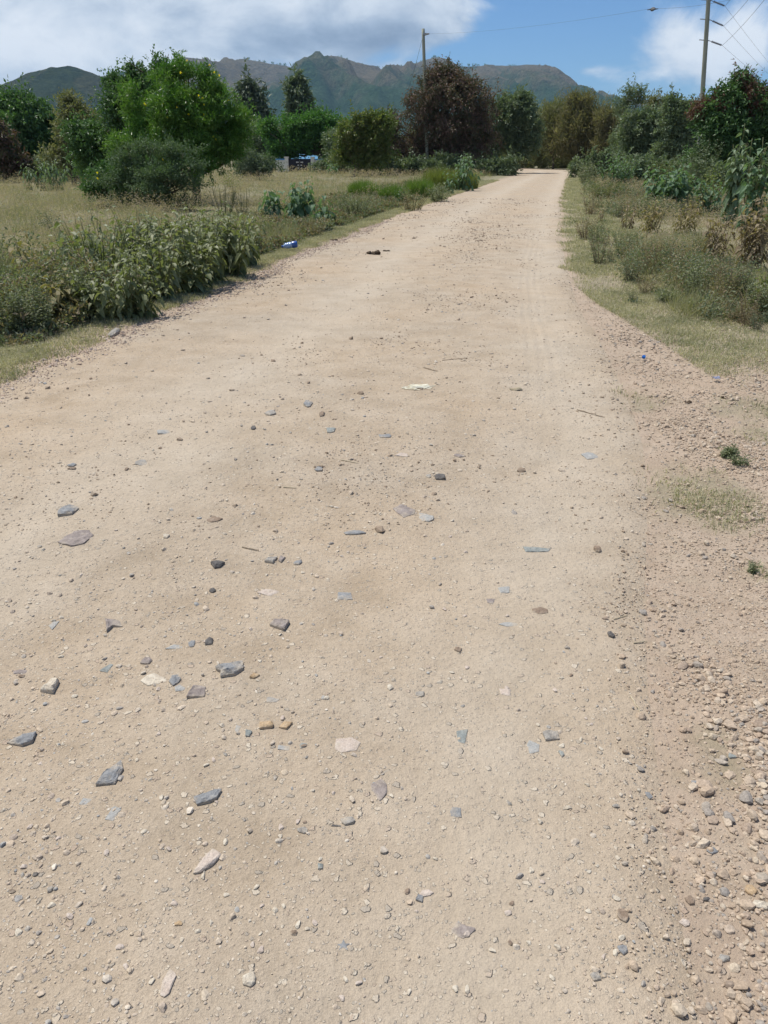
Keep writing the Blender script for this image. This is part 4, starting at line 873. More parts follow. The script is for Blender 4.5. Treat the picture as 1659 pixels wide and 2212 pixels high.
thicket('tree_belt', 'continuous band of dull green trees closing the gaps behind the first trees', [(-160, 700, 150, 300), (690, 1760, 150, 292), (-160, 640, 175, 282)], 'greygreen', 70000, (.55, .25), 1.4)
# far-off wood beyond the first trees
n = 1500; xw = (R.random(n)*2-1)*330; yw = 190+R.random(n)*240; hw = 3.5+4.5*vn(xw*.05, yw*.03, 0, 9)
lw = np.stack([xw, yw, hw*.5, hw*.9, hw*.7, hw*.55], -1)
lw = lw[np.abs(xw) < .8*yw]
build('woodland', [crown(lw, 90000, 1.0, .5, twig=2.2, cl=10, noise=.3, clump=0)], LM['greygreen']); tag(bpy.data.objects['woodland'], 'far-off band of low green trees across the plain', kind='stuff')
# ------------------------------------------------------------------ leafy plants
def leafy(name, label, dx, base_dy, top_dy, w, mat, stems=9, leafL=.11, leafW=.055, nl=16, D=None, droop=.2, bend=.4, broad=True, bare=.15, smat=STEM, group=None, cat='plant', lean=1., sr=.005):
    D = D or G(dx, base_dy)[1]; p0 = P(dx, min(base_dy, 600), D); 
    a, yy, zz = ray(dx, base_dy); 
    zb = -EYE/D; b = (zb*cP+sP)/(cP-zb*sP); x0 = (dx*K-384)/F*D/(cP+b*sP)
    z0 = float(hz(x0, D)); top = P(dx, top_dy, D)[2]-z0; W = w*mpp(D, top_dy)
    root = thing(name, (x0, D, z0), label, cat, group)
    sp, lp, ld, ls = [], [], [], []
    for s in range(stems):
        a = R.random()*6.283; rr = math.sqrt(R.random()); h = top*(1.04-.3*rr*R.random()-.42*R.random()**1.6)
        foot = np.array([math.cos(a)*W*.18*rr, math.sin(a)*W*.18*rr, -.02]); tip = np.array([math.cos(a)*W*.46*rr*lean, math.sin(a)*W*.46*rr*lean, h])
        t = np.linspace(0, 1, 8)[:, None]; mid = foot*.6+tip*.4; mid[2] = h*.62
        pts = (1-t)**2*foot+2*t*(1-t)*mid+t*t*tip+R.normal(size=(8, 3))*h*.012*t
        sp.append(tube(pts, sr*(1.3-.9*t[:, 0]), 5))
        tt = np.clip(bare+(1-bare)*(np.arange(nl)+R.random(nl)*.6)/nl, 0, 1); q = tt*7; i0 = np.minimum(q.astype(int), 6); fr = (q-i0)[:, None]
        pp = pts[i0]*(1-fr)+pts[i0+1]*fr; an = np.arange(nl)*2.4+a+R.normal(size=nl)*.3; el = -.15+.9*tt**3-droop
        dd = np.stack([np.cos(an)*np.cos(el), np.sin(an)*np.cos(el), np.sin(el)], -1)
        pp = pp+dd*leafL*.22
        lp.append(pp); ld.append(dd); ls.append(R.uniform(.5, 1.25, nl)*(1.05-.45*tt**4))
    lp, ld, ls = map(np.concatenate, (lp, ld, ls))
    build('stems', sp, smat, root, True)
    f = leaves_broad(lp, ld, leafL*ls, leafW*ls, bend) if broad else leaves_small(lp, ld, leafL*ls, leafW*ls)
    build('foliage', [f], LM[mat], root, False)
    return root
GL = 'broad-leaved shrubs along the left roadside'
for a in [
 ('sage green broad-leaved shrub with its foot nearest the road, low in the left mass', 290, 690, 560, 120, 'sage', 18),
 ('sage green broad-leaved shrub reaching over the middle of the left verge', 345, 655, 500, 130, 'sage', 20),
 ('full sage green shrub in the middle of the left row', 400, 635, 470, 130, 'sage', 20),
 ('sage green shrub just right of the middle of the left row', 455, 615, 455, 125, 'sage', 20),
 ('dense sage green shrub near the right end of the left row', 500, 598, 452, 120, 'sage', 20),
 ('olive green shrub at the right end of the left row, next to the blue bottle', 540, 576, 476, 80, 'sage', 15),
 ('taller shrub with pale tips behind the middle of the left row', 350, 575, 440, 120, 'sage', 16),
 ('shrub with dark drooping leaves behind the right half of the left row', 440, 560, 436, 120, 'sage', 16),
 ('shrub standing below the acacia bush in the left row', 290, 590, 455, 110, 'sage', 16),
 ('sage shrub on the left end of the row, above the fine-leaved weeds', 235, 640, 480, 120, 'sage', 18),
 ('loose shrub with dangling dark leaves left of the sage row', 165, 610, 485, 100, 'sage', 10),
 ('single tall stalk with large pale leaves at the far left roadside', 95, 640, 497, 62, 'drying', 3),
 ('yellowing stalk with drooping leaves below the tall pale one', 152, 690, 590, 60, 'drying', 4),
 ('low yellowed plant between the fine-leaved weeds, lower left', 118, 700, 625, 60, 'drying', 4),
 ('shrub of hanging sage leaves touching the short grass, left of the nearest one', 235, 700, 600, 80, 'sage', 9),
 ('thin olive shrub at the back right of the row under the twiggy stems', 545, 540, 440, 90, 'sage', 12)]:
    lab, dx, bd, td, w, mt, st = a
    sz = R.uniform(.9, 1.35); leafy('broadleaf_shrub', lab, dx+R.uniform(-14, 14), bd+R.uniform(-6, 4), td-8+R.uniform(-26, 22), w*1.25, mt, int(st*1.25), (.125 if mt == 'sage' else .17)*sz, (.066 if mt == 'sage' else .085)*sz, int(R.integers(15, 20)), droop=R.uniform(.1, .5), bend=R.uniform(.3, .6), lean=R.uniform(.9, 1.35), bare=.1, group=GL, cat='shrub')
GW = 'fine-leaved weeds at the lower left'
for lab, dx, bd, td, w in [
 ('fine-leaved green weed at the lower left corner of the vegetation', 20, 730, 620, 110), ('bushy fine-leaved weed second from the left edge', 85, 722, 610, 110),
 ('blue-green fine-leaved weed beside the yellowing stalk', 165, 690, 570, 110), ('dusty fine-leaved weed behind the lower left ones', 40, 680, 575, 110),
 ('scraggly fine-leaved weed next to the nearest sage shrub', 210, 690, 610, 90), ('pale fine-leaved weed at the left edge above the others', 5, 650, 545, 100)]:
    leafy('weed', lab, dx, bd, td, w, 'weed', 40, .04, .02, 34, droop=.1, broad=False, bare=.05, group=GW, sr=.0025)
GI = 'clumps of big-leaved green plants in the left meadow'
for lab, dx, bd, td, w, st in [('short big-leaved plant, leftmost of the three clumps left of the road', 585, 480, 404, 62, 7), ('tallest big-leaved clump with two leafy stems, middle of three left of the road', 645, 486, 384, 84, 9), ('narrow big-leaved clump closest to the road, rightmost of three', 700, 490, 418, 42, 5)]:
    leafy('morning_glory_shrub', lab, dx, bd, td, w, 'ipomoea', int(st*1.3), .24, .15, 14, droop=.55, bend=.5, bare=.18, group=GI, cat='shrub', sr=.008)
leafy('morning_glory_shrub', 'pale green drooping shrub in front of the far left trees', 115, 400, 335, 115, 'broadpale', 26, .24, .10, 14, D=42, droop=.8, bend=.4, cat='shrub', sr=.01)
leafy('morning_glory_shrub', 'thin pale drooping stalk left of the pale green drooping shrub', 62, 400, 340, 26, 'broadpale', 4, .24, .10, 14, D=42, droop=.8, bend=.4, cat='shrub', sr=.01)
leafy('morning_glory_shrub', 'small big-leaved plants just right of the gate wall', 730-17, 366, 342, 44, 'ipomoea', 6, .4, .2, 12, D=78, droop=.5, cat='shrub', sr=.012)
leafy('morning_glory_shrub', 'big-leaved blue-green shrub rising behind the yellow-green grass near the far road', 1000, 398, 327, 80, 'ipomoea', 16, .24, .13, 16, D=42, droop=.5, cat='shrub', sr=.01)
leafy('morning_glory_shrub', 'small dark big-leaved stem at the front of the yellow-green grass', 970, 412, 368, 30, 'ipomoea', 5, .22, .12, 12, D=38, droop=.5, cat='shrub', sr=.01)
leafy('leafy_plant', 'small grey bushy plant alone in the left meadow', 112, 500, 455, 70, 'acacia', 18, .06, .02, 20, D=19, droop=0, broad=False)
leafy('leafy_plant', 'pale yellow-leaved small plant below the bright green tree', 500, 392, 372, 60, 'limegrass', 16, .12, .05, 12, D=45, droop=.1, broad=False)
def clump(name, label, dx, bd, td, w, mat, n=700, D=None, wid=.012, lean=.55, group=None):
    D = D or G(dx, bd)[1]; zb = -EYE/D; b = (zb*cP+sP)/(cP-zb*sP); x0 = (dx*K-384)/F*D/(cP+b*sP)
    top = P(dx, td, D)[2]; W = w*mpp(D, td)*.5; rr = np.sqrt(R.random(n)); a = R.random(n)*6.283
    p = np.stack([np.cos(a)*rr*W*.8, np.sin(a)*rr*W*.8, 0*a-.01], -1)
    o = build(name, [blades(p, top*(1.05-.3*rr)*R.uniform(.65, 1.08, n), wid, lean)], LM[mat], loc=(x0, D, float(hz(x0, D)))); tag(o, label, 'grass clump', group); return o
GC = 'tall grass clumps left of the road'
clump('grass_clump', 'bright green tall grass clump, leftmost of the tall grasses by the road', 785, 428, 378, 80, 'brightgrass', 2600, group=GC)
clump('grass_clump', 'lower dark-footed green grass clump right of the bright one', 848, 436, 388, 70, 'brightgrass', 2000, group=GC)
clump('grass_clump', 'olive green grass clump in the middle of the tall grasses', 905, 428, 372, 80, 'brightgrass', 2200, group=GC)
clump('grass_clump', 'yellow-green tall grass clump in front of the big domed tree', 950, 412, 345, 95, 'limegrass', 2200, group=GC)
clump('grass_clump', 'yellow-green tall grass clump nearer the road bend', 1000, 408, 352, 80, 'limegrass', 1600, group=GC)
leafy('leafy_plant', 'brownish green low bush at the road side of the tall grasses', 950, 436, 396, 90, 'weed', 40, .10, .05, 16, broad=False, droop=0)
leafy('leafy_plant', 'small dark bush under the lower grass clump', 868, 440, 404, 40, 'darkleaf', 14, .09, .045, 12, broad=False, droop=0)
leafy('leafy_plant', 'dusty weed bank along the left edge of the middle road', 770, 470, 416, 120, 'weed', 60, .07, .03, 18, broad=False, droop=0)
leafy('leafy_plant', 'brownish weed bank farther up the left edge of the road', 890, 455, 408, 120, 'drybrown', 44, .07, .03, 14, broad=False, droop=0)
leafy('leafy_plant', 'reddish dry weeds just above the blue bottle', 680, 510, 462, 70, 'drybrown', 30, .05, .015, 16, broad=False, droop=0, sr=.002)
# leafless green twigs
for lab, dx, bd, td, w, n in [('dark leafless twiggy bush between the acacia bush and the big-leaved clumps', 487, 445, 395, 62, 26), ('smaller leafless twigs right of the dark twiggy bush', 525, 455, 405, 40, 14)]:
    D = 22; zb = -EYE/D; b = (zb*cP+sP)/(cP-zb*sP); x0 = (dx*K-384)/F*D/(cP+b*sP); top = P(dx, td, D)[2]; W = w*mpp(D)*.5; tp = []
    for q in range(n):
        tip = np.array([R.uniform(-W, W), R.uniform(-W, W)*.6, top*R.uniform(.65, 1.)]); t = np.linspace(0, 1, 6)[:, None]; foot = np.array([tip[0]*.15, tip[1]*.15, 0])
        mid = np.array([tip[0]*.8, tip[1]*.8, tip[2]*.45]); tp.append(tube((1-t)**2*foot+2*t*(1-t)*mid+t*t*tip, .011-.007*t[:, 0], 5))
    tag(build('twiggy_bush', tp, STEM, loc=(x0, D, 0)), lab, 'bush')
GR = 'big-leaved shrubs on the right side of the road'
leafy('morning_glory_shrub', 'broad low mound of dark blue-green big leaves right of the road', 1440, 455, 352, 135, 'ipomoea', 50, .27, .16, 14, D=26, droop=.4, bend=.5, group=GR, cat='shrub', sr=.009)
leafy('morning_glory_shrub', 'big-leaved arm of the dark mound reaching toward the right', 1530, 460, 375, 90, 'ipomoea', 18, .2, .09, 14, D=25, droop=.5, group=GR, cat='shrub', sr=.009)
leafy('morning_glory_shrub', 'green big-leaved shrub with whitish flower heads near the far road bend', 1330, 402, 322, 110, 'ipomoea', 44, .22, .11, 14, D=46, droop=.3, group=GR, cat='shrub', sr=.009)
leafy('morning_glory_shrub', 'tall pale green climber column on the right, before the dark tree', 1570, 470, 270, 42, 'broadpale', 12, .20, .11, 26, D=20, droop=.8, bend=.45, group=GR, cat='shrub', sr=.01)
leafy('morning_glory_shrub', 'very large dark-leaved shrub at the right edge, nearest of the tall ones', 1610, 470, 300, 60, 'ipomoea', 12, .2, .125, 16, D=17, droop=.45, bend=.4, bare=.25, group=GR, cat='shrub', sr=.012)
leafy('morning_glory_shrub', 'tall big-leaved shrub cut by the right edge of the picture', 1680, 470, 180, 100, 'ipomoea', 16, .2, .12, 26, D=16, droop=.45, bend=.4, bare=.2, group=GR, cat='shrub', sr=.012)
leafy('leafy_plant', 'yellow-green leafy bush under the pale climber column', 1530, 430, 352, 70, 'limegrass', 26, .12, .05, 16, D=28, droop=.1, cat='bush')
leafy('leafy_plant', 'olive weed thicket on the inside of the road bend', 1270, 396, 345, 80, 'weed', 50, .14, .06, 16, D=52, broad=False, droop=0, cat='bush')
leafy('leafy_plant', 'yellowish tall weed thicket behind the big dark mound', 1440, 385, 335, 110, 'yellowish', 60, .12, .04, 18, D=44, broad=False, droop=0, cat='bush')
leafy('leafy_plant', 'dark green scrub behind the climber column', 1500, 400, 300, 110, 'greygreen', 60, .14, .05, 20, D=36, broad=False, droop=0, cat='bush')
leafy('leafy_plant', 'olive scrub bank along the right edge of the far road', 1310, 430, 385, 110, 'yellowish', 60, .09, .035, 16, D=34, broad=False, droop=0, cat='bush')
leafy('leafy_plant', 'tangled green weeds in front of the big dark mound', 1400, 470, 420, 120, 'weed', 60, .07, .03, 16, D=23, broad=False, droop=0, cat='bush')
GB = 'withering plants on the right roadside'
leafy('withering_shrub', 'large withering brown-leaved shrub at the right edge, nearest of the brown ones', 1620, 590, 425, 130, 'drybrown', 26, .15, .06, 16, droop=.35, bend=.5, D=12.5, smat=STEMB, group=GB, cat='shrub')
leafy('withering_shrub', 'withering brown shrub left of the large one at the right edge', 1545, 560, 440, 90, 'drybrown', 16, .13, .05, 15, droop=.35, bend=.5, D=13.5, smat=STEMB, group=GB, cat='shrub')
leafy('withering_shrub', 'brown-green leafy plant at the top of the weeds, in front of the big dark mound', 1480, 500, 415, 90, 'drying', 16, .13, .05, 14, droop=.35, D=18.5, smat=STEMB, group=GB, cat='shrub')
leafy('withering_shrub', 'brown-green leafy plant left of centre among the right weeds', 1405, 500, 425, 90, 'drying', 14, .12, .045, 14, droop=.35, D=18.5, smat=STEMB, group=GB, cat='shrub')
leafy('withering_shrub', 'small brown plant nearest the road on the right', 1352, 480, 425, 50, 'drybrown', 9, .11, .04, 12, droop=.35, D=19.5, smat=STEMB, group=GB, cat='shrub')
leafy('withering_shrub', 'low withered stem close to the road beside the short grass', 1298, 470, 438, 20, 'drybrown', 4, .10, .04, 10, droop=.35, D=22, smat=STEMB, group=GB, cat='shrub')
leafy('withering_shrub', 'yellow-green plant at the right edge under the withering shrub', 1650, 660, 580, 60, 'limegrass', 12, .09, .04, 14, D=9, group=GB, cat='plant')
GD = 'tangled dry weeds on the right roadside'
protos = []
for q in range(5):
    rt = leafy('dry_weed', 'tangled dry weed standing among the green weeds on the right roadside', 1400, 560, 500, 60, ['drybrown', 'weed', 'drying', 'acacia', 'drybrown'][q], 26, .045, .014, 22, broad=False, droop=-.1, bare=.1, smat=STEMB, group=GD, lean=1.4, sr=.0025)
    protos.append(rt)
cnt = 0
while cnt < 48:
    y = 7.2*(26/7.2)**R.random(); x = float(xr(y))+.5+R.random()*(.60*y-float(xr(y))+.3)
    if x < xr(y)+.4 or y < np.interp(x, np.sort(ubx), uby[np.argsort(ubx)])-.3: continue
    rt = protos[cnt % 5]
    if cnt >= 5:
        r2 = rt.copy(); COL.objects.link(r2)
        for ch in rt.children: c2 = ch.copy(); COL.objects.link(c2); c2.parent = r2
        rt = r2
    rt.location = (x, y, float(hz(x, y))); rt.rotation_euler = (0, 0, R.random()*6.28); sc_ = R.uniform(.35, 1.0)*(.6+.035*y); rt.scale = (sc_, sc_, sc_*R.uniform(.8, 1.2)); cnt += 1
GH = 'green herbs on the right verge'
for lab, dx, bd, td, w in [('mid green bushy herb in the middle of the right weeds', 1430, 590, 500, 120), ('green herb with round leaves close to the grass edge on the right', 1500, 640, 560, 100), ('grey-green herb under the large brown shrub', 1590, 650, 560, 110), ('light green herb at the left of the right weeds', 1350, 560, 490, 90), ('dark creeping herb with tiny yellow flowers at the grass edge', 1440, 652, 625, 60), ('green herb nearer the road behind the light green one', 1290, 525, 478, 70), ('dusty green herb between the brown shrubs', 1510, 560, 490, 90), ('dull green herb at the lower right edge of the weeds', 1640, 690, 610, 80)]:
    leafy('herb', lab, dx, bd, td, w, 'weed', 34, .045, .022, 22, broad=False, droop=0, bare=.05, group=GH, sr=.0025)
leafy('creeping_plant', 'small bright green creeping plant rooted in the right gravel', 1572, 985, 965, 46, 'weed', 30, .022, .014, 16, broad=False, droop=.2, bare=.1, sr=.0015)
leafy('creeping_plant', 'tiny green sprout low on the right gravel', 1628, 1228, 1214, 22, 'weed', 14, .016, .008, 12, broad=False, droop=.2, bare=.1, sr=.001)
leafy('creeping_plant', 'sparse grey-green creeper above the gravel near the right edge', 1600, 1000, 985, 60, 'weed', 24, .02, .01, 12, broad=False, droop=.2, bare=.1, sr=.0015)
# ------------------------------------------------------------------ compound gate and wall
WALLM = plain('white_plaster', [(.46, .44, .40), (.60, .58, .54), (.66, .64, .60)], 1.5, .85, .01, 20)
BLUEP = plain('blue_paint', [(.06, .22, .42), (.10, .30, .52)], 3, .5)
ROOFB = plain('blue_roof_sheet', [(.05, .19, .36), (.09, .27, .46)], 3, .4)
GATEM = plain('dark_gate_paint', [(.012, .012, .022), (.02, .02, .034)], 3, .45)
D = 92.; g0, g1 = P(624, 367, D)[0], P(672, 367, D)[0]; gt = P(650, 343, D)[2]
gate = thing('gate', ((g0+g1)/2, D, 0), 'dark double metal gate with small pale studs in the white compound wall', 'gate')
cx = (g0+g1)/2; wdt = g1-g0
for s in (-1, 1):
    leaf = build('gate_leaf', [box((s*wdt*.25, 0, gt*.5+.03), (wdt*.49, .06, gt*.94))], GATEM, gate)
    for z in (.3, .62, .9): build('rail', [box((s*wdt*.25, -.05, gt*z), (wdt*.46, .04, .06))], GATEM, leaf)
    for q in range(4): build('stud', [(ICO[1][0]*.075*np.array([1, .5, 1])+np.array([s*wdt*(.07 if q != 3 else .13), -.05, gt*(.3+.22*min(q, 2))]), ICO[1][1])], WALLM, leaf)
wall = thing('compound_wall', (cx, D+.1, 0), 'white plastered wall with blue coping on both sides of the dark gate', 'wall')
for s, L in ((-1, P(600, 367, D)[0]), (1, P(694, 367, D)[0])):
    e = g0 if s < 0 else g1; build('pillar', [box((e-cx+s*.2, 0, gt*.54), (.4, .4, gt*1.08))], WALLM, wall)
    build('pillar_cap', [box((e-cx+s*.2, 0, gt*1.08+.05), (.5, .5, .1))], WALLM, wall)
    build('wall_panel', [box(((L+e)/2-cx+s*.2, .02, gt*.46), (abs(L-e), .2, gt*.92))], WALLM, wall)
    build('coping', [box(((L+e)/2-cx+s*.2, .02, gt*.92+.05), (abs(L-e), .3, .12))], BLUEP, wall)
hb = thing('house', (cx-1, D+8, 0), 'low house with a bright blue sheet roof behind the dark gate', 'house')
e0, e1 = P(596, 340, D+8)[0]-cx+1, P(686, 340, D+8)[0]-cx+1; z0 = P(640, 343, D+8)[2]; z1 = P(640, 328, D+8)[2]
build('wall', [box(((e0+e1)/2, 3, z0*.5), (e1-e0-.6, 5, z0))], WALLM, hb)
Vr = np.array([[e0, 0, z0], [e1, 0, z0], [e1, 3, z1+.3], [e0, 3, z1+.3], [e0, 6, z0], [e1, 6, z0], [e0, 0, z0-.08], [e1, 0, z0-.08], [e1, 3, z1+.22], [e0, 3, z1+.22], [e0, 6, z0-.08], [e1, 6, z0-.08]])
build('roof', [(Vr, [np.array([[0, 1, 2, 3], [3, 2, 5, 4], [6, 9, 8, 7], [9, 10, 11, 8], [0, 6, 7, 1], [4, 5, 11, 10], [0, 3, 9, 6], [3, 4, 10, 9], [1, 7, 8, 2], [2, 8, 11, 5]])])], ROOFB, hb)
h2 = thing('shed', (P(720, 350, 108)[0], 108, 0), 'pale shed glimpsed between the trees right of the gate', 'shed')
build('wall', [box((0, 0, 1.2), (3.4, 3, 2.4))], WALLM, h2); build('roof', [box((0, 0, 2.46), (3.9, 3.5, .12))], ROOFB, h2)
# ------------------------------------------------------------------ power poles and cables
POLEM = plain('weathered_pole', [(.17, .19, .15), (.27, .28, .23), (.34, .34, .28)], 3, .85, .01, 15, stretch=(3, 3, .25))
CAB = plain('cable_grey', [(.07, .075, .08), (.10, .105, .11)], 3, .5); INS = plain('insulator_brown', [(.10, .09, .09), (.2, .19, .19)], 8, .3)
STEEL = plain('galvanised_steel', [(.25, .26, .27), (.35, .36, .37)], 8, .5, metal=.6)
def poleline(pA, pB, z0, z1):
    d = (pA-pB)/(pA[2]-pB[2]); return lambda z: pB+d*(z-pB[2])
def sag(A, B, s, n=28):
    t = np.linspace(0, 1, n)[:, None]; p = A+(B-A)*t; p[:, 2] -= (s*4*t*(1-t))[:, 0]; return p
DL = 79.; fL = poleline(P(914, 62, DL), P(918, 190, DL), 0, 0); topz = P(914, 62, DL)[2]; bL = fL(0.)
pl = thing('utility_pole', tuple(bL), 'shorter weathered wooden power pole in front of the big domed tree', 'pole', 'wooden power poles')
zz = np.linspace(-.3, topz, 14); build('pole_shaft', [tube(np.array([fL(z)-bL for z in zz]), .165-.035*np.linspace(0, 1, 14), 12)], POLEM, pl, True)
c = P(917, 74, DL)-bL; build('clamp', [box(c+[0, 0, 0], (.34, .34, .16))], STEEL, pl); build('insulator', [tube(np.array([c+[.15, -.1, 0], c+[.28, -.2, 0], c+[.4, -.3, 0]]), [.05, .07, .04], 8)], INS, pl)
A = P(921, 73, DL-.3); B = P(1410, 18, 46.); 
B2 = P(1800, -62, 26.)
def bez(A, M, B, n=40):
    t = np.linspace(0, 1, n)[:, None]; M = (M-.25*A-.25*B)*2; return (1-t)**2*A+2*t*(1-t)*M+t*t*B
t_ = np.linspace(0, 1, 50)[:, None]
cab = np.vstack([sag(A, B, .25, 30), sag(B, B2, .25, 30)[1:]])
tag(build('power_cable', [tube(cab-A, .0045, 5)], CAB, loc=A, smooth=True), 'single thin cable running right from the shorter pole across the blue sky', 'cable')
tag(build('cable_joint', [((rock(2, 9, 5, .1)[0]*np.array([.13, .08, .09])), ICO[2][1]), tube(np.array([[-.28, 0, -.02], [-.12, 0, 0], [.12, 0, .01], [.28, 0, .03]]), [.012, .03, .03, .012], 6)], CAB, loc=B-[0, 0, .05]), 'small dark joint hanging on the thin cable in the blue sky', 'cable joint')
A = P(912, 84, DL); B = P(868, 235, DL+4); tag(build('guy_wire', [tube(sag(A, B, .3)-A, .012, 5)], CAB, loc=A), 'faint guy wire slanting down left from the top of the shorter pole', 'wire')
DR = 50.; fR = poleline(P(1530.5, 0, DR), P(1517, 210, DR), 0, 0); bR = fR(0.)
pr = thing('utility_pole', tuple(bR), 'tall weathered wooden power pole rising out of the picture at the upper right', 'pole', 'wooden power poles')
zz = np.linspace(-.3, 11.4, 16); build('pole_shaft', [tube(np.array([fR(z)-bR for z in zz]), .142-.035*np.linspace(0, 1, 16), 12)], POLEM, pr, True)
for q, (a, b, n_, f_, lb) in enumerate([((1536, 1), (1566, 13), (1760, -350), (1760, 232), 'top'), ((1534, 43), (1563, 56), (1850, -350), (1760, 236), 'middle'), ((1532, 88), (1560, 98), (1900, -350), (1760, 236), 'bottom')]):
    A = P(*a, DR)-bR; B = P(*b, DR-.6)-bR; prt = [tube(np.array([A+(B-A)*t for t in (0, .15, .85, 1)]), .018, 6)]
    for t in np.linspace(.22, .9, 9): c = A+(B-A)*t; dd = (B-A)/np.linalg.norm(B-A)*.03; prt.append(tube(np.array([c-dd, c, c+dd]), [.02, .055, .02], 10))
    build('insulator', prt, INS, pr)
    pc = P(a[0]-8, a[1]-1, DR)-bR; build('crossbolt', [tube(np.array([pc+[-.35, 0, .02], pc, A]), .025, 6)], STEEL, pr)
    Bw = B+bR; N_ = P(*n_, 24.); tag(build('power_cable', [tube(sag(Bw, N_, .45, 30)-Bw, .008, 5)], CAB, loc=Bw, smooth=True), f'{lb} one of three cables rising from the tall pole to the upper right', 'cable', 'cables on the tall pole')
    Fw = P(*f_, 120.); tag(build('power_cable', [tube(sag(Bw, Fw, .5, 30)-Bw, .006, 5)], CAB, loc=Bw, smooth=True), f'{lb} one of three fine cables sinking from the tall pole to the right horizon', 'cable', 'far cables on the tall pole')
# ------------------------------------------------------------------ mountains
def mountmat(name, gr, br, amt):
    m, nt, N, Lk = newmat(name); p = pos(N)
    mp = N.new('ShaderNodeMapping'); Lk.new(p, mp.inputs[0]); mp.inputs['Scale'].default_value = (.001, .001, .001)
    a = ramp(N, gr, [.3, .5, .7]); Lk.new(noise(N, Lk, mp.outputs[0], 9, 9, .68), a.inputs[0])
    at1 = N.new('ShaderNodeAttribute'); at1.attribute_name = 'bare'
    f = ramp(N, [(0, 0, 0), (1, 1, 1)], [.42, .68]); Lk.new(mathn(N, Lk, 'ADD', at1.outputs['Fac'], mathn(N, Lk, 'MULTIPLY', mathn(N, Lk, 'SUBTRACT', noise(N, Lk, mp.outputs[0], 6, 8, .7), .5), .9)), f.inputs[0])
    col = mixc(N, Lk, mathn(N, Lk, 'MULTIPLY', f.outputs[0], amt), a.outputs[0], br)
    sp = ramp(N, [(.45, .5, .45), (1.2, 1.2, 1.2)], [.40, .6]); Lk.new(noise(N, Lk, mp.outputs[0], 90, 5, .75), sp.inputs[0])
    col = mixc(N, Lk, .8, col, sp.outputs[0], 'MULTIPLY')
    b = N.new('ShaderNodeBsdfPrincipled'); Lk.new(col, b.inputs['Base Color']); b.inputs['Roughness'].default_value = 1; b.inputs['Specular IOR Level'].default_value = 0
    bn = N.new('ShaderNodeBump'); bn.inputs['Distance'].default_value = 55; bn.inputs['Strength'].default_value = 1.
    Lk.new(noise(N, Lk, mp.outputs[0], 14, 9, .7), bn.inputs['Height']); Lk.new(bn.outputs[0], b.inputs['Normal'])
    o = N.new('ShaderNodeOutputMaterial'); Lk.new(b.outputs[0], o.inputs[0]); return m
def massif(name, lab, prof, D, W, mat, amp, seed, x0, x1, nx=420, ny=110, scar=None, rw=330):
    px = np.array([P(a, b, D)[0] for a, b in prof]); pz = np.array([P(a, b, D)[2] for a, b in prof])
    xs = np.linspace(x0, x1, nx); s = np.linspace(-.5, 1, ny)
    Xg, Sg = np.meshgrid(xs, s); cr = np.interp(Xg, px, pz)
    cr = cr+8*(fbm(Xg/60., 0, 0, seed)-.5)+5*(fbm(Xg/18., 0, 0, seed+3)-.5)
    Yg = D-Sg*W
    t = np.clip(Sg, 0, 1)
    base = cr*(1-t)**1.25; base = np.where(Sg < 0, cr*(1+Sg*1.2), base)
    wx = Xg+260*(fbm(Xg/900., Yg/900., 0, seed+7)-.5)*2+.25*(Yg-D)
    rid = 1-np.abs(2*fbm(wx/rw, Yg/1500., 0, seed+1, 4)-1)*2.2
    rid2 = 1-np.abs(2*fbm(wx/(rw*.33), Yg/500., 0, seed+2, 3)-1)*2
    env = np.sin(np.pi*np.clip(t, 0, 1))**.8
    z = base+amp*cr*env*(rid-.35)*.50+amp*cr*env*(rid2-.4)*.20
    if scar is not None:
        for (ax_, bx_, wd, hh) in scar:
            cxs = P(ax_, 150, D)[0]+(P(bx_, 150, D)[0]-P(ax_, 150, D)[0])*t; z = z+hh*cr*env*np.exp(-((Xg-cxs)/wd)**2)
    z = np.where(Sg > 0, np.minimum(z, cr*(1-t*.42)+2), z)-6
    V = np.stack([Xg, Yg, z], -1).reshape(-1, 3); i, j = np.meshgrid(np.arange(nx-1), np.arange(ny-1)); b0 = (j*nx+i).ravel()
    o = build(name, [(V, np.stack([b0, b0+nx, b0+nx+1, b0+1], -1))], mat, smooth=True); tag(o, lab, kind='structure')
    bare = .28+.45*sstep(.45, .95, rid)*sstep(.75, .2, t)
    if scar is not None:
        for (ax_, bx_, wd, hh) in scar:
            cxs = P(ax_, 150, D)[0]+(P(bx_, 150, D)[0]-P(ax_, 150, D)[0])*t; bare = bare+.42*np.exp(-((Xg-cxs-60)/(wd*1.5))**2)*sstep(.9, .1, t)
    a = o.data.attributes.new('bare', 'FLOAT', 'POINT'); a.data.foreach_set('value', bare.ravel().astype(np.float32)); return o
MM = mountmat('mountain_scrub', [(.022, .05, .026), (.045, .082, .042), (.075, .115, .06)], (.20, .15, .11), .75)
MH = mountmat('hill_scrub', [(.03, .045, .022), (.045, .062, .03), (.065, .082, .042)], (.12, .10, .06), .35)
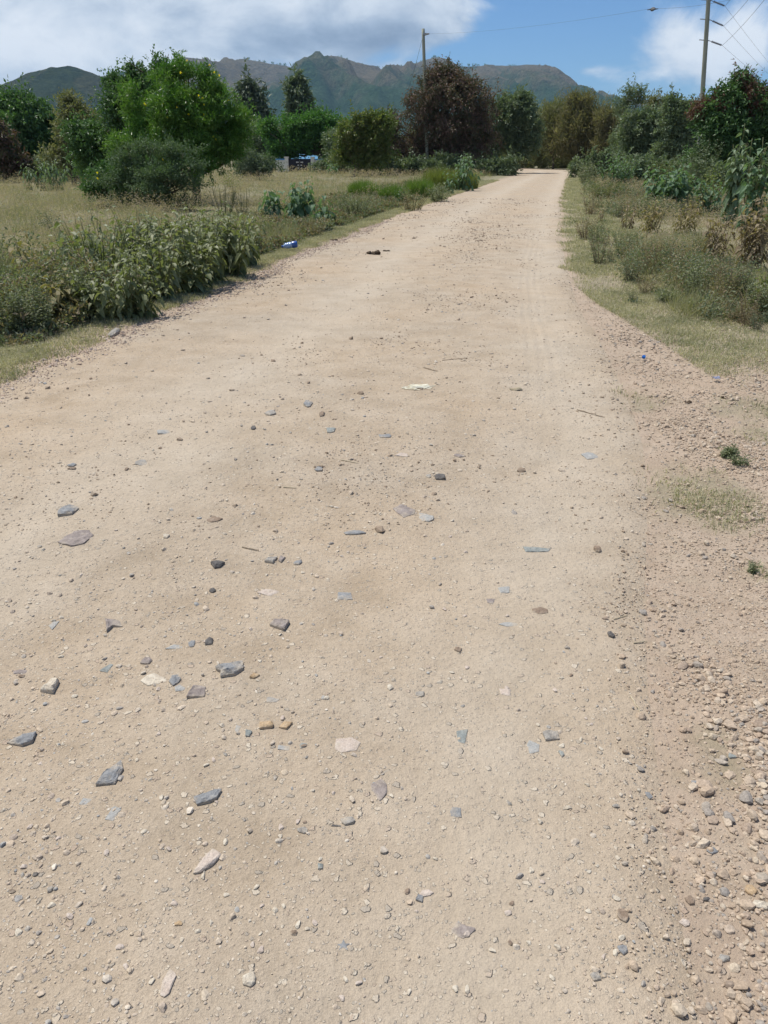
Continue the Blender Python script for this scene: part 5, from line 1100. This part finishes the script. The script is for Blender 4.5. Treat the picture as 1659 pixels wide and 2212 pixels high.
massif('mountain', 'long green and brown mountain ridge with a pale bare spur under its central peak', [(-200, 200), (60, 185), (200, 168), (330, 150), (400, 136), (425, 128), (448, 126), (470, 134), (492, 140), (510, 129), (530, 126), (548, 130), (572, 134), (600, 139), (640, 142), (665, 141), (690, 138), (710, 129), (728, 124), (742, 124), (756, 131), (775, 138), (800, 145), (830, 148), (860, 143), (890, 139), (915, 131), (938, 122), (955, 128), (975, 138), (1010, 140), (1050, 142), (1085, 144), (1110, 142), (1135, 147), (1165, 156), (1200, 172), (1240, 190), (1280, 202), (1320, 210), (1360, 214), (1410, 217), (1480, 216), (1560, 222), (1900, 240)], 5200, 2700, MM, .55, 2, -3800, 4300, scar=[(738, 700, 190, .22), (905, 800, 160, .16), (560, 500, 150, .12), (1100, 1060, 150, .14), (455, 470, 120, .12)])
massif('hill', 'rounded dark green hill on the left skyline', [(-500, 300), (-200, 258), (-80, 212), (0, 178), (60, 150), (105, 139), (145, 137), (185, 147), (235, 168), (300, 196), (420, 240), (600, 300)], 2500, 900, MH, .12, 17, -2200, -250, 260, 70, rw=160)
massif('hill', 'low blue hill behind the bushes at the right horizon', [(1000, 330), (1200, 262), (1300, 232), (1360, 226), (1390, 221), (1420, 224), (1500, 228), (1620, 226), (1800, 240), (2100, 300)], 3600, 900, MH, .15, 23, 400, 3200, 260, 60, rw=200)
# scattered trees along the ridge line
n = 260; ii = R.random(n); rdx = 420+ii*950; prof = [(420, 130), (448, 126), (492, 140), (530, 126), (600, 139), (665, 141), (735, 123), (775, 138), (830, 148), (890, 139), (938, 122), (975, 138), (1050, 142), (1110, 142), (1165, 156), (1240, 190), (1320, 210)]
rdy = np.interp(rdx, *np.array(prof).T); lw = []
for a, b in zip(rdx, rdy):
    if R.random() < .5: continue
    c = P(a, b, 5195.); s = R.uniform(3, 8); lw.append([c[0], 5190, c[2]-2, s*.9, s, s])
build('ridge_scrub', [crown(np.array(lw), 9000, 4., 2.5, cl=6, twig=3, clump=0)], LM['darkleaf']); tag(bpy.data.objects['ridge_scrub'], 'tiny bushes dotted along the mountain crest', kind='stuff')
# ------------------------------------------------------------------ haze
hv, ht_ = box((0, 300, 372), (19800, 19800, 760))
hm, nt, N, Lk = newmat('haze'); vol = N.new('ShaderNodeVolumePrincipled'); vol.inputs['Color'].default_value = (.42, .70, 1, 1); vol.inputs['Density'].default_value = 6e-5; vol.inputs['Anisotropy'].default_value = 0.
o = N.new('ShaderNodeOutputMaterial'); Lk.new(vol.outputs[0], o.inputs['Volume'])
haze = build('haze', [(hv, ht_)], hm); tag(haze, 'thin blue air between the camera and the mountains', kind='stuff')
# ------------------------------------------------------------------ sky, clouds, sun
SUN_EL, SUN_AZ = math.radians(67), math.radians(-52)        # azimuth from +Y toward +X
w = bpy.data.worlds.new('World'); sc.world = w; w.use_nodes = True; nt = w.node_tree; N, Lk = nt.nodes, nt.links; N.clear()
sky = N.new('ShaderNodeTexSky'); sky.sky_type = 'NISHITA'; sky.sun_disc = False; sky.sun_elevation = SUN_EL; sky.sun_rotation = SUN_AZ
sky.air_density = 1.0; sky.dust_density = .3; sky.ozone_density = 3.0; sky.altitude = 1200
tc = N.new('ShaderNodeTexCoord'); d = tc.outputs['Generated']; sx = N.new('ShaderNodeSeparateXYZ'); Lk.new(d, sx.inputs[0])
M = lambda op, a, b=None, c=False: mathn(N, Lk, op, a, b, c)
yy = M('MAXIMUM', sx.outputs[1], .08); uu = M('DIVIDE', sx.outputs[0], yy); vv = M('DIVIDE', sx.outputs[2], yy)
cmb = N.new('ShaderNodeCombineXYZ'); Lk.new(uu, cmb.inputs[0]); Lk.new(M('MULTIPLY', vv, 1.7), cmb.inputs[1]); Lk.new(M('MULTIPLY', sx.outputs[1], 0.3), cmb.inputs[2])
n1 = noise(N, Lk, cmb.outputs[0], 8.5, 10, .60, .35); n2 = noise(N, Lk, cmb.outputs[0], 3.2, 6, .55, .3); n3 = noise(N, Lk, cmb.outputs[0], 16, 8, .6)
def dirv(dx, dy): a, y, z = ray(dx, dy); return a/y, z/y
def blob(dx, dy, rx_, ry_, amp, soft=1.):
    cu, cv = dirv(dx, dy); e = rx_*K/F/1.15; f = ry_*K/F/1.3
    a = M('DIVIDE', M('SUBTRACT', uu, cu), e); b = M('DIVIDE', M('SUBTRACT', vv, cv), f)
    r2 = M('ADD', M('MULTIPLY', a, a), M('MULTIPLY', b, b))
    return M('MULTIPLY', M('POWER', 2.718, M('MULTIPLY', r2, -1.)), amp)
def sm(v, a, b):
    m = N.new('ShaderNodeMapRange'); m.interpolation_type = 'SMOOTHSTEP'; Lk.new(v, m.inputs[0]); m.inputs[1].default_value = a; m.inputs[2].default_value = b; return m.outputs[0]
edge_u = M('ADD', uu, M('MULTIPLY', M('SUBTRACT', n2, .5), .22))
left = M('MULTIPLY', sm(edge_u, dirv(1085, 40)[0], dirv(930, 40)[0]), 1.2)
gap = M('ADD', blob(640, 138, 120, 22, .45), M('ADD', blob(980, 120, 140, 35, .75), blob(840, 128, 80, 22, .35)))
cov = M('ADD', left, M('ADD', M('ADD', blob(1450, 75, 80, 62, 1.0), blob(1600, 110, 95, 85, .95)), M('ADD', blob(1270, 150, 50, 16, .55), blob(1480, 150, 120, 40, .6))))
cov = M('ADD', M('SUBTRACT', cov, gap), M('MULTIPLY', M('SUBTRACT', n1, .5), 2.3))
high = sm(sx.outputs[2], .35, .75); cov = M('SUBTRACT', cov, M('MULTIPLY', high, .5))
fac = sm(cov, .18, 1.0)
shade = M('ADD', M('MULTIPLY', n1, 1.1), M('MULTIPLY', n3, .35)); shade = M('SUBTRACT', shade, .12)
shade = M('ADD', M('ADD', shade, M('SUBTRACT', blob(180, 90, 260, 60, .30), blob(700, 85, 330, 42, .36))), M('ADD', blob(1470, 70, 150, 110, .22), blob(1610, 90, 100, 60, .2)))
shade = M('SUBTRACT', shade, blob(420, 20, 200, 25, .12))
cr = ramp(N, [(2.6, 3.4, 4.8), (4.4, 5.4, 6.9), (7.4, 8.2, 9.3), (9.6, 10.1, 10.8)], [.2, .42, .64, .86]); Lk.new(shade, cr.inputs[0])
tint = mixc(N, Lk, 1., sky.outputs[0], (.66, .88, 1.12), 'MULTIPLY')
colr = mixc(N, Lk, fac, tint, cr.outputs[0])
bg = N.new('ShaderNodeBackground'); bg.inputs[1].default_value = .088; Lk.new(colr, bg.inputs[0]); ow = N.new('ShaderNodeOutputWorld'); Lk.new(bg.outputs[0], ow.inputs[0])
sl = bpy.data.lights.new('sun', 'SUN'); sl.energy = 4.6; sl.angle = math.radians(.5); sl.color = (1, .955, .88)
so = bpy.data.objects.new('sun', sl); COL.objects.link(so)
from mathutils import Vector
dv = Vector((math.sin(SUN_AZ)*math.cos(SUN_EL), math.cos(SUN_AZ)*math.cos(SUN_EL), math.sin(SUN_EL)))
so.rotation_euler = dv.to_track_quat('Z', 'Y').to_euler(); so.location = (0, 0, 30)
# ------------------------------------------------------------------ camera
cam = bpy.data.cameras.new('camera'); cam.sensor_fit = 'VERTICAL'; cam.sensor_height = 24; cam.lens = F/1024*24; cam.clip_end = 30000; cam.clip_start = .05
co = bpy.data.objects.new('camera', cam); COL.objects.link(co); co.location = (0, 0, EYE); co.rotation_euler = (math.pi/2-PT, 0, 0); sc.camera = co
sc.render.resolution_x = 768; sc.render.resolution_y = 1024
sc.view_settings.view_transform = 'Standard'; sc.view_settings.look = 'None'; sc.view_settings.exposure = .12; sc.view_settings.gamma = 1
sc.cycles.max_bounces = 6; sc.cycles.diffuse_bounces = 3; sc.cycles.transmission_bounces = 4; sc.cycles.volume_bounces = 0; sc.cycles.use_denoising = True
